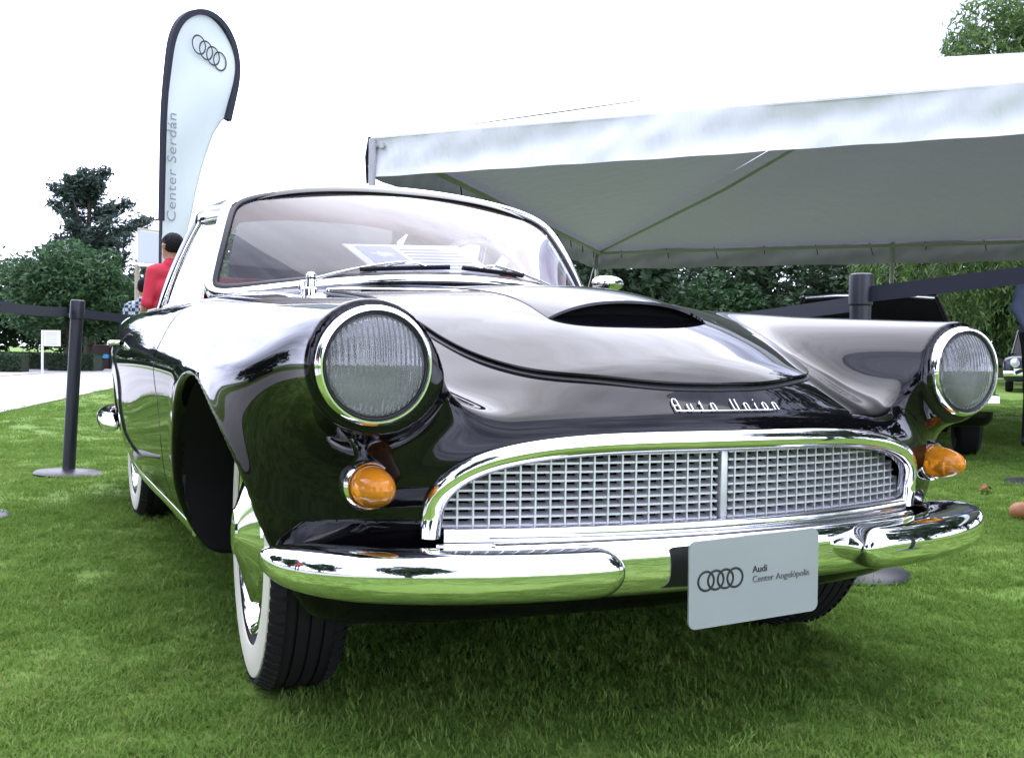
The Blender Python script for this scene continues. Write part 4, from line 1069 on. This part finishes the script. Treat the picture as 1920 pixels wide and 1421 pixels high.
# ================================================================== people
def person(name, loc, facing, label, shirt, trousers, shoes, skin, hair, height=1.70, arm_fwd=0.0, sleeve=1.12, h=.0135):
    """facing: heading in degrees from -Y (towards the camera side) counter-clockwise"""
    k = height/1.72; caps = []           # (p0, p1, r0, r1, region)
    def c_(a, b, r0_, r1_, reg): caps.append((np.array(a, float), np.array(b, float), r0_, r1_, reg))
    for s in (-1, 1):
        c_((s*.10, 0, .90), (s*.105, -.015, .50), .092, .066, 1); c_((s*.105, -.015, .50), (s*.11, .01, .11), .064, .048, 1)
        c_((s*.11, .02, .050), (s*.125, -.15, .040), .048, .042, 2)
        sh = (s*.185, .0, 1.395); el = (s*.245, .03-.05*arm_fwd, 1.12); wr = (s*.245-s*.08*arm_fwd, -.06-.22*arm_fwd, .90+.10*arm_fwd)
        c_(sh, el, .060, .046, 0); c_(el, wr, .042, .030, 3 if sleeve > 1.0 else 0)
        hx = np.array(wr)+(np.array(wr)-np.array(el))*.26
        c_(wr, hx, .030, .034, 3)
        d = (np.array(wr)-np.array(el)); d /= np.linalg.norm(d)
        for q_, ln in ((-.021, .068), (-.007, .078), (.007, .074), (.021, .058)):
            b = hx+np.array((0, q_, 0)); c_(b, b+d*ln*.6+np.array((-s*.006, 0, 0)), .0105, .0095, 3); c_(b+d*ln*.6+np.array((-s*.006, 0, 0)), b+d*ln+np.array((-s*.02, 0, 0)), .0095, .0085, 3)
        c_(hx+np.array((0, -.02, .02)), hx+np.array((-s*.01, -.05, -.02)), .012, .010, 3)
        c_((s*.083, .005, 1.615), (s*.089, .012, 1.635), .010, .018, 3)      # ears
    c_((-.125, 0, 1.385), (.125, 0, 1.385), .088, .088, 0); c_((-.095, -.005, 1.25), (.095, -.005, 1.25), .118, .118, 0)
    c_((-.08, 0, 1.08), (.08, 0, 1.08), .110, .110, 0); c_((-.075, .005, .97), (.075, .005, .97), .118, .118, 0)
    c_((-.06, .01, .90), (.06, .01, .90), .115, .115, 1)
    c_((0, .005, 1.42), (0, -.01, 1.54), .060, .056, 3); c_((0, -.012, 1.585), (0, .008, 1.650), .078, .090, 3)
    c_((0, -.05, 1.575), (0, -.06, 1.56), .045, .04, 3); c_((0, -.088, 1.625), (0, -.108, 1.598), .012, .016, 3)
    c_((-.055, .03, 1.475), (.055, .03, 1.475), .045, .045, 0)               # collar
    def dists(x, y, z):
        out = []
        for a, b, r0_, r1_, reg in caps:
            d = b-a; L2 = d.dot(d)+1e-12; t = np.clip(((x-a[0])*d[0]+(y-a[1])*d[1]+(z-a[2])*d[2])/L2, 0, 1)
            out.append(np.sqrt((x-a[0]-t*d[0])**2+(y-a[1]-t*d[1])**2+(z-a[2]-t*d[2])**2)-(r0_+(r1_-r0_)*t))
        return out
    def f(x, y, z):
        r = None
        for q_, (a, b, r0_, r1_, reg) in zip(dists(x, y, z), caps):
            kk = .012 if max(r0_, r1_) < .02 else .05
            r = q_ if r is None else smin(r, q_, kk)
        return np.maximum(r, .002-z)
    P, Q, N = surface_nets(f, (-.36, -.42, -.02), (.36, .20, 1.78), h)
    C = P[Q].mean(1); reg = np.array([c[4] for c in caps])[np.argmin(np.stack(dists(*C.T)), 0)]
    root = empty(name, loc, 0, label, 'person'); root.rotation_euler = (0, 0, math.radians(facing)); root.scale = (k, k, k)
    mesh('body', P, Q, [shirt, trousers, shoes, skin], root, True, N, reg)
    def hf(x, y, z):
        e_ = np.sqrt((x/.096)**2+((y-.012)/.108)**2+((z-1.652)/.105)**2)
        cut = (-.035-y)+np.maximum(z-1.66, -.2)*-.75
        return smax(smax((e_-1)*.096, cut*.7, .02), (1.575-z)+np.maximum(-y, 0)*.5, .02)
    P, Q, N = surface_nets(hf, (-.13, -.14, 1.5), (.13, .16, 1.80), .009)
    P = P+N*.004*np.sin(P[:, :1]*300+P[:, 2:]*200)
    mesh('hair', P, Q, hair, root, True, None)
    for s in (-1, 1): lathe('eye', [(.001, -.006), (.008, -.004), (.011, .003)], M['ink'], root, 'Y', center=(s*.033, -.085, 1.632), seg=10)
    return root
SK = mat('skin', (.36, .19, .12), .5); SK2 = mat('skin_tan', (.30, .15, .09), .5); HB = mat('black_hair', (.007, .006, .007), .75, 0, .2)
CLO = lambda n_, c_: mat(n_, c_, .8, bump=(18, .35, .02))
red_polo, jeans, black_tr = CLO('red_polo', (.50, .022, .045), ), CLO('blue_jeans', (.035, .055, .12)), CLO('black_trousers', (.012, .012, .014))
grey_sh, green_sh, beige = CLO('blue_grey_shirt', (.085, .11, .17)), CLO('green_shirt', (.012, .09, .06)), CLO('beige_trousers', (.45, .40, .33))
brown_shoe, black_shoe = mat('tan_leather', (.30, .12, .045), .45), mat('black_leather', (.012, .011, .01), .4)
def check_mat():
    m = mat('checked_shirt', (.3, .4, .5), .8); n = m.node_tree; t = n.nodes.new('ShaderNodeTexCoord'); c_ = n.nodes.new('ShaderNodeTexChecker')
    c_.inputs['Scale'].default_value = 26; c_.inputs[1].default_value = (.42, .50, .56, 1); c_.inputs[2].default_value = (.02, .035, .06, 1)
    n.links.new(t.outputs['Object'], c_.inputs['Vector']); n.links.new(c_.outputs[0], n.nodes['Principled BSDF'].inputs['Base Color']); return m
person('person', (-.035, 7.53, 0), 205, 'man in a bright red polo shirt seen from behind near the flag', red_polo, jeans, black_shoe, SK, HB, 1.645, .5)
person('person', (-.19, 8.1, 0), 175, 'person in a blue and white checked shirt beside the red shirt man', check_mat(), jeans, black_shoe, SK, HB, 1.30, .3)
person('person', (6.36, 4.03, 0), -10, 'man in a blue grey shirt and black trousers behind the headlight', grey_sh, black_tr, black_shoe, SK, HB, 1.74, .2, .9)
person('person', (2.912, 1.335, 0), -115.7, 'person whose tan leather shoe rests on the grass by the bumper', grey_sh, jeans, brown_shoe, SK2, HB, 1.72, -.5)
person('person', (18.3, 12.9, 0), -30, 'distant person in a green shirt and beige trousers beside the old car', green_sh, beige, beige, SK2, HB, 1.70, .3)
person('person', (-4.6, .75, 0), 80, 'bystander in a red top and blue jeans mirrored in the front fender', red_polo, jeans, black_shoe, SK, HB, 1.70, .3)

# ================================================================== other cars
def other_car(name, loc, rz, label, paint, wid=.84, hood_z=.80, top_z=1.24, canvas=None, old=False):
    c = empty(name, loc, rz, label, 'car')
    L0, L1 = 0, 4.1
    def f(x, y, z):
        x = np.abs(x); w = wid-.25*(z-.55)**2
        top = hood_z+.05*np.clip(y/1.2, 0, 1)-.10*np.maximum(x/wid, 0)**4-.25*np.maximum(.25-y, 0)**1
        b = smax(smax(x-w, np.maximum(-y+.25*x*x, y-L1), .16), smax(z-top, .24-z, .08), .12)
        for yc in (.72, 3.15):
            b = smax(b, -smax(np.sqrt((y-yc)**2+(z-.33)**2)-.36, .5-x, .02), .03)
        return b
    P, Q, N = surface_nets(f, (-.9, -.1, .18), (.9, 4.2, hood_z+.12), .035)
    mesh('body', P, Q, paint, c, True, N)
    # greenhouse
    zb = hood_z+.03; sects = [(1.25, .66, zb), (1.80, .54, top_z-.01), (2.75, .54, top_z), (3.35, .64, zb)]
    V = []
    for y, w, z in sects: V += [(-w, y, z), (-w*.5, y-.05*(y < 2), z+.02), (w*.5, y-.05*(y < 2), z+.02), (w, y, z)]
    F = [(i*4+j, i*4+j+1, i*4+4+j+1, i*4+4+j) for i in (1,) for j in range(3)]
    rm = canvas or paint
    ro = mesh('roof', V[4:12], [(j, j+1, 5+j, 4+j) for j in range(3)], rm, c); sm = ro.modifiers.new('thickness', 'SOLIDIFY'); sm.thickness = .035; sm.offset = 1
    gm = thin_glass(name+'_glass', (.10, .11, .11), base=.0, ior=1.25)
    def gpane(nm, ids):
        return mesh(nm, [V[i] for i in ids], [(0, 1, 5, 4), (1, 2, 6, 5), (2, 3, 7, 6)], gm, c)
    gpane('windshield', range(0, 8))
    gpane('rear_window', range(8, 16))
    for i, s in ((0, -1), (3, 1)):
        w1 = mesh('side_window', [V[i], V[4+i], V[8+i], V[12+i]], [(0, 1, 2, 3)], gm, c, False)
        tube('pillar', [V[i], V[4+i]], .022, paint, c, 8); tube('pillar', [V[12+i], V[8+i]], .04, paint, c, 8); tube('drip_rail', [V[4+i], V[8+i]], .022, M['chrome_worn'], c, 8)
    tube('windshield_header', [V[4], V[5], V[6], V[7]], .020, M['chrome_worn'] if not canvas else paint, c, 8)
    for s in (-1, 1):
        for yc in (.72, 3.15):
            w = empty('wheel', (s*.70, yc, .325)); w.parent = c
            lathe('tyre', [(.2, -.07), (.29, -.085), (.322, -.06), (.325, 0), (.322, .06), (.29, .085), (.2, .07)], M['rubber'], w, 'X', seg=32)
            lathe('hubcap', [(.2, s*.05), (.16, s*.075), (.08, s*.09), (.001, s*.095)], M['chrome'], w, 'X', seg=24)
        hl = empty('headlight', (s*.60, .06, .66)); hl.parent = c
        lathe('rim', [(.10, .06), (.105, .0), (.095, -.02), (.088, -.015)], M['chrome'], hl, 'Y', seg=28)
        lathe('lens', [(.088, -.014), (.05, -.035), (.001, -.04)], M['silver'], hl, 'Y', seg=28)
    xs_ = np.linspace(-.82, .82, 20); sweep('front_bumper', np.c_[xs_, -.10+.15*xs_**2, np.full(20, .42)], superell(.03, .06, 2.5, 12), M['chrome'], c, (0, 0, 1))
    for i in range(7 if not old else 9):
        z = .50+.028*i; sweep('grille_bar', np.c_[xs_*.5, -.015+.15*(xs_*.5)**2, np.full(20, z)], superell(.012, .006, 2.5, 8), M['chrome_worn'], c, (0, 0, 1))
    if old:
        box('license_plate', (-.62, -.17, .40), (-.34, -.155, .54), M['white_print'], c)
        for s in (-1, 1):
            tube('fog_lamp_stalk', [(s*.35, -.12, .45), (s*.35, -.13, .60)], .012, M['chrome'], c, 6); lathe('fog_lamp', [(.001, .05), (.06, .03), (.07, -.03), (.001, -.05)], M['chrome'], c, 'Y', center=(s*.35, -.14, .66), seg=18)
    return c
a2 = math.radians(44.5)
other_car('parked_coupe', (4.557-.55*math.sin(a2), 4.276-.75*math.cos(a2), 0), -a2, 'second black coupe with dark glass parked behind the fender under the tent', M['paint'])
blue_p = mat('dark_blue_paint', (.012, .016, .03), .1); tan_c = mat('tan_canvas', (.33, .22, .13), .8)
a3 = math.radians(52)
other_car('vintage_car', (19.0, 13.3, 0), -a3, 'distant dark vintage car with tan canvas roof and chrome front', blue_p, .84, .84, 1.42, tan_c, True)

# ================================================================== trees, hedges and signs
def leaf_mat(name, a, b, tr=.25):
    m = bpy.data.materials.new(name); m.use_nodes = True; n = m.node_tree; bs = n.nodes['Principled BSDF']; bs.inputs['Roughness'].default_value = .55; bs.inputs['Specular IOR Level'].default_value = .3
    g = n.nodes.new('ShaderNodeNewGeometry'); r = n.nodes.new('ShaderNodeValToRGB'); r.color_ramp.elements[0].color = (*a, 1); r.color_ramp.elements[1].color = (*b, 1)
    n.links.new(g.outputs['Random Per Island'], r.inputs[0]); n.links.new(r.outputs[0], bs.inputs['Base Color'])
    t = n.nodes.new('ShaderNodeBsdfTranslucent'); n.links.new(r.outputs[0], t.inputs[0]); ms = n.nodes.new('ShaderNodeMixShader'); ms.inputs[0].default_value = tr
    n.links.new(bs.outputs[0], ms.inputs[1]); n.links.new(t.outputs[0], ms.inputs[2]); n.links.new(ms.outputs[0], n.nodes['Material Output'].inputs[0]); return m
LM = {'mid': leaf_mat('leaves_mid', (.024, .066, .024), (.066, .130, .050)), 'dark': leaf_mat('leaves_dark', (.020, .046, .022), (.055, .092, .042)),
      'blue': leaf_mat('leaves_blue', (.024, .046, .036), (.060, .090, .064)), 'light': leaf_mat('leaves_light', (.055, .11, .028), (.13, .20, .06)),
      'yellow': leaf_mat('leaves_yellow', (.06, .09, .012), (.14, .17, .03))}
bark = mat('bark', (.06, .045, .032), .9, bump=(20, .6, .02))
def leaves(g, pts, size, droop=0.0, aspect=.45):
    n = len(pts); d = g.normal(size=(n, 3)); d[:, 2] = d[:, 2]*.6-droop; d /= np.linalg.norm(d, axis=1)[:, None]
    s = np.cross(d, g.normal(size=(n, 3))); s /= np.linalg.norm(s, axis=1)[:, None]; L_ = size*g.uniform(.6, 1.3, n)[:, None]
    a, b, c_, e_ = pts-d*L_*.5, pts+s*L_*aspect*.5, pts+d*L_*.5, pts-s*L_*aspect*.5
    V = np.stack([a, b, c_, e_], 1).reshape(-1, 3); return V, [(4*i, 4*i+1, 4*i+2, 4*i+3) for i in range(n)]
def crown_round(seed, n, rx, rz, zc, clumps=60, lump=.33):
    g = np.random.default_rng(seed); cc = g.normal(size=(clumps, 3)); cc /= np.linalg.norm(cc, axis=1)[:, None]; cc *= (g.uniform(.25, 1, clumps)**.5)[:, None]*.82
    k = g.integers(0, clumps, n); o = g.normal(size=(n, 3)); o /= np.linalg.norm(o, axis=1)[:, None]; o *= (lump*g.uniform(.5, 1.25, clumps)[k]*g.uniform(.3, 1, n)**.4)[:, None]
    p = (cc[k]+o)*[rx, rx, rz]+[0, 0, zc]; return p[p[:, 2] > .15]
def crown_conifer(seed, n, r, z0, z1):
    g = np.random.default_rng(seed); br = 46; zz = z0+(z1-z0)*g.uniform(0, 1, br)**1.1; aa = g.uniform(0, 6.283, br); ll = r*np.clip(1.12-(zz-z0)/(z1-z0), .05, 1)**.7*g.uniform(.5, 1.25, br)
    k = g.integers(0, br, n); t = g.uniform(.1, 1, n)**.7; sp = .10+.16*t*(1.2-t)*r
    p = np.c_[np.cos(aa[k])*ll[k]*t, np.sin(aa[k])*ll[k]*t, zz[k]+ll[k]*t*.45]+g.normal(size=(n, 3))*sp[:, None]*[.7, .7, .6]
    return p
def crown_willow(seed, n, r, zt):
    g = np.random.default_rng(seed); st = 130; aa = g.uniform(0, 6.283, st); rr = r*np.sqrt(g.uniform(.05, 1, st)); top = zt*(1-.28*(rr/r)**2); ln = g.uniform(.4, .95, st)*top
    k = g.integers(0, st, n); t = g.uniform(0, 1, n); q = rr[k]*(1+.12*t)
    return np.c_[np.cos(aa[k])*q, np.sin(aa[k])*q, top[k]-ln[k]*t]+g.normal(size=(n, 3))*.10
def make_tree(name, label, loc, pts, size, lm, trunk_r, trunk_h, seed, group=None, droop=0, rz=0, aspect=.45, cat='tree'):
    t = empty(name, loc, rz, label, cat, group); g = np.random.default_rng(seed); V, F = leaves(g, pts, size, droop, aspect)
    cr = mesh('crown', V, F, LM[lm], t, False)
    bm = bmesh.new()
    def limb(P, R):
        P = np.array(P, float); prev = None
        for i, (p, r) in enumerate(zip(P, R)):
            ring = [bm.verts.new((p[0]+r*math.cos(a), p[1]+r*math.sin(a), p[2])) for a in np.linspace(0, 2*math.pi, 8, endpoint=False)]
            if prev:
                for j in range(8): bm.faces.new((prev[j], prev[(j+1) % 8], ring[(j+1) % 8], ring[j]))
            prev = ring
    wob = g.normal(size=(6, 2))*trunk_r*.5
    tp = [(wob[i][0]*(i > 0), wob[i][1]*(i > 0), trunk_h*i/5) for i in range(6)]; limb(tp, [trunk_r*(1.25-.18*i) for i in range(6)])
    for _ in range(7):
        q = pts[g.integers(0, len(pts))]; z0 = trunk_h*g.uniform(.35, .95); a = np.array((0, 0, z0)); m_ = a+(q-a)*.5+[0, 0, .12*np.linalg.norm(q-a)]
        limb([a, m_, q], [trunk_r*.5, trunk_r*.3, trunk_r*.08])
    bm_obj('trunk', bm, bark, t); return t
def copy_tree(src, loc, sc, rz, label, group=None):
    r = src.copy(); col.objects.link(r); r.location = loc; r.scale = (sc, sc, sc) if np.ndim(sc) == 0 else sc; r.rotation_euler = (0, 0, rz); r['label'] = label
    if group: r['group'] = group
    elif 'group' in r: del r['group']
    for ch in src.children:
        c_ = ch.copy(); col.objects.link(c_); c_.parent = r
    return r
# left of the car
BACK = []
make_tree('broadleaf_tree', 'dense rounded green tree growing behind the clipped hedges', (-.10, 29.0, 0), crown_round(11, 22000, 2.05, 1.55, 2.15, 110, .28), .16, 'mid', .12, 1.6, 1)
make_tree('conifer_tree', 'dark feathery conifer rising above the rounded tree', (.75, 35.4, 0), crown_conifer(5, 16000, 2.2, 2.2, 6.3), .22, 'blue', .16, 5.5, 2, droop=-.4, aspect=.3)
make_tree('broadleaf_tree', 'dark tree closing the view left of the rounded tree', (-3.6, 33.5, 0), crown_round(17, 9000, 1.9, 1.2, 1.6, 60, .33), .22, 'dark', .12, 1.3, 4)
make_tree('broadleaf_tree', 'low dark tree seen below the belt beside the coupe tail', (2.1, 33.5, 0), crown_round(12, 9000, 2.0, 1.05, 1.5, 60, .33), .20, 'dark', .10, 1.2, 3)
make_tree('yellow_shrub', 'small yellow green shrub by the end of the path', (1.55, 31.6, 0), crown_round(19, 2500, .75, .42, .55, 30, .35), .12, 'yellow', .04, .4, 6, cat='shrub')
make_tree('broadleaf_tree', 'small tree peeping out above the coupe roof by the flag', (3.6, 26.5, 0), crown_round(14, 5000, 1.0, 1.1, 3.1, 40, .35), .18, 'light', .08, 2.4, 5)
for k, (x, y, s_, r_) in enumerate(((-5.6, 40, 1.3, .4), (-2.4, 42, 1.25, 1.3), (.6, 43, 1.2, 2.2), (3.6, 42, 1.25, 3.1), (6.4, 40, 1.15, 4.0))):
    BACK.append((x, y, s_, r_))
def hedge(a, b, hgt, wd, label, seed):
    a, b = np.array((*a, 0.)), np.array((*b, 0.)); d = b-a; L_ = np.linalg.norm(d); g = np.random.default_rng(seed); n = int(L_*1500)
    t = empty('clipped_hedge', tuple((a+b)/2), math.atan2(d[1], d[0]), label, 'hedge', 'clipped hedges along the path')
    q = np.c_[g.uniform(-L_/2, L_/2, n), g.uniform(-wd/2, wd/2, n), g.uniform(.02, hgt, n)]; f = g.integers(0, 3, n)
    q[f == 0, 1] = -wd/2; q[f == 1, 2] = hgt; q[f == 2, 1] = wd/2; q += g.normal(size=q.shape)*.012
    V, F = leaves(g, q, .075); mesh('foliage', V, F, LM['dark'], t, False)
    box('core', (-L_/2+.03, -wd/2+.03, 0), (L_/2-.03, wd/2-.03, hgt-.03), mat('hedge_core', (.012, .025, .008), .9), t)
hedge((-4.6, 27.6), (-1.15, 26.6), .44, .7, 'clipped green hedge block left of the white notice sign', 1)
hedge((-1.9, 30.4), (-.62, 29.9), .46, .6, 'clipped hedge set back behind the white notice sign', 2)
hedge((-.55, 28.4), (.62, 27.9), .46, .7, 'clipped hedge between the notice sign and the belt post', 3)
hedge((.9, 34.2), (2.6, 33.4), .5, .6, 'low hedge at the far end of the path', 4)
def notice():
    s = empty('notice_sign', (-.70, 25.0, 0), -yaw, 'white notice sign on a pale post in front of the hedge', 'sign')
    wp = mat('sign_white', (.70, .71, .66), .5); tube('post', [(-.14, 0, 0), (-.14, 0, 1.22)], .035, wp, s, 8); pn_ = box('panel', (-.10, -.015, .78), (.36, .015, 1.22), wp, s)
    for i in range(6): box('text_line', (-.04, -.018, .84+.06*i), (.28, -.0155, .848+.06*i), M['ink_grey'], pn_)
notice(); bpy.data.objects['notice_sign'].scale = (.86, .86, .86)
def kiosk(x, y, c_, label, w=.5, hgt=.55):
    s = empty('planter_box', (x, y, 0), -yaw, label, 'box'); box('body', (-w/2, -.2, 0), (w/2, .2, hgt*.45), mat('box_dark', (.03, .018, .016), .7), s, .02)
    box('band', (-w/2+.02, -.22, hgt*.45), (w/2-.02, .18, hgt*.62), mat('box_band', c_, .5), s, .01); box('lid', (-w/2, -.2, hgt*.62), (w/2, .2, hgt), mat('box_top', (.04, .02, .02), .7), s, .02)
kiosk(.93, 31.0, (.10, .42, .80), 'dark box with a bright blue band at the end of the path', .5, .72); kiosk(1.36, 30.8, (.5, .48, .46), 'dark box with a pale grey band at the end of the path', .4, .68)
# right, behind and under the tent
tb1 = make_tree('broadleaf_tree', 'dense olive tree right behind the corner pole of the tent', (12.6, 24.6, 0), crown_round(21, 12000, 2.3, 2.1, 2.2, 90, .28), .22, 'dark', .15, 2.4, 7)
tb2 = make_tree('light_tree', 'rounded lighter green tree under the far tent edge', (19.2, 25.6, 0), crown_round(22, 10000, 2.1, 1.7, 2.0, 70, .30), .20, 'mid', .14, 2.0, 8)
GR = 'row of trees behind the tent'
copy_tree(tb1, (15.6, 26.5, 0), (1.25, 1.25, 1.35), 1.9, 'tall dark tree in the row behind the rear tent edge beside the olive tree')
copy_tree(tb1, (22.8, 24.6, 0), (1.3, 1.3, 1.25), 3.3, 'dark leafy tree in the row behind the tent', GR)
copy_tree(tb1, (27.2, 19.2, 0), (1.25, 1.25, 1.25), 4.4, 'dark leafy tree in the row behind the tent', GR)
copy_tree(tb1, (30.5, 24.5, 0), (1.5, 1.5, 1.5), .7, 'dark leafy tree in the row behind the tent', GR)
copy_tree(tb1, (9.6, 29.5, 0), (1.0, 1.0, .95), 5.4, 'dark leafy tree in the row behind the tent', GR)
copy_tree(tb1, (20.9, 28.0, 0), (1.25, 1.25, 1.3), 2.7, 'dark leafy tree in the row behind the tent', GR)
make_tree('light_tree', 'bright yellow green bush beside the olive tree behind the tent', (14.6, 22.9, 0), crown_round(24, 5000, 1.1, 1.0, 1.1, 40, .33), .16, 'light', .07, .9, 9, cat='bush')
make_tree('willow_tree', 'pale weeping willow with hanging strands behind the headlight', (23.6, 20.0, 0), crown_willow(31, 15000, 2.6, 5.4), .24, 'light', .2, 4.0, 10, droop=1.5, aspect=.22)
make_tree('willow_tree', 'weeping willow strands beside the dark tree at the tent edge', (26.0, 16.6, 0), crown_willow(32, 9000, 1.9, 4.6), .24, 'mid', .16, 3.6, 12, droop=1.5, aspect=.22)
make_tree('tall_tree', 'tall green tree rising above the tent roof', (35.2, 27.0, 0), crown_round(41, 20000, 3.4, 3.8, 12.4, 80, .30), .34, 'light', .35, 10, 11, droop=.8, aspect=.25)
# trees round the rest of the lawn: their reflections darken the bodywork
GL = 'park trees mirrored in the bodywork'
for k, (x, y, s_, r_) in enumerate(((11.5, -5.5, (1.9, 1.9, 2.8), .3), (15.0, -.6, (2.0, 2.0, 3.1), 1.2), (18.5, 4.2, (2.0, 2.0, 3.7), 2.4), (24.5, 11.6, (1.9, 1.9, 4.4), 5.0), (-7.0, -11.5, (1.7, 1.7, 3.0), 3.3), (-15.5, -3, 2.1, 4.1), (-15, 5, 2.0, 5.2), (-13.5, 13, 1.9, .9))):
    copy_tree(tb1, (x, y, 0), s_, r_, 'broad park tree beyond the lawn mirrored in the black bodywork', GL)
for x, y, s_, r_ in BACK: copy_tree(tb1, (x, y, 0), (s_*1.15, s_, s_*.82), r_, 'dark shady tree in the belt of trees closing the far lawn', 'belt of shady trees beyond the hedges')
# fallen leaf
lf = empty('fallen_leaf', (3.44, 2.18, .035), .5, 'single dry brown leaf lying on the grass', 'leaf')
V = [(.075*math.cos(t), .028*math.sin(t)*(1-.3*math.cos(t)), .012*math.sin(2*t)) for t in np.linspace(0, 6.283, 18, endpoint=False)]+[(0, 0, .004)]
o = mesh('blade', V, [(i, (i+1) % 18, 18) for i in range(18)], mat('dry_leaf', (.22, .075, .03), .7), lf); sm = o.modifiers.new('thickness', 'SOLIDIFY'); sm.thickness = .001
tube('stem', [(-.075, 0, 0), (-.10, .01, .006)], .0015, bark, lf, 5)
# striped warning tape by the vintage car
def tape():
    m = mat('striped_tape', (.6, .4, .02), .5); n = m.node_tree; t = n.nodes.new('ShaderNodeTexCoord'); w = n.nodes.new('ShaderNodeTexWave'); w.bands_direction = 'DIAGONAL'; w.inputs['Scale'].default_value = 1.6
    r = n.nodes.new('ShaderNodeValToRGB'); r.color_ramp.interpolation = 'CONSTANT'; r.color_ramp.elements[0].color = (.55, .36, .01, 1); r.color_ramp.elements[1].color = (.01, .01, .01, 1); r.color_ramp.elements[1].position = .5
    n.links.new(t.outputs['Object'], w.inputs['Vector']); n.links.new(w.outputs['Fac'], r.inputs[0]); n.links.new(r.outputs[0], n.nodes['Principled BSDF'].inputs['Base Color'])
    P = np.linspace((13.9, 10.1, .50), (14.6, 9.9, .80), 8)
    tag(sweep('warning_tape', P, [(-.001, -.03), (.001, -.03), (.001, .03), (-.001, .03)], m, None, (0, 0, 1)), 'yellow and black striped tape slanting before the vintage car', 'tape')
tape()
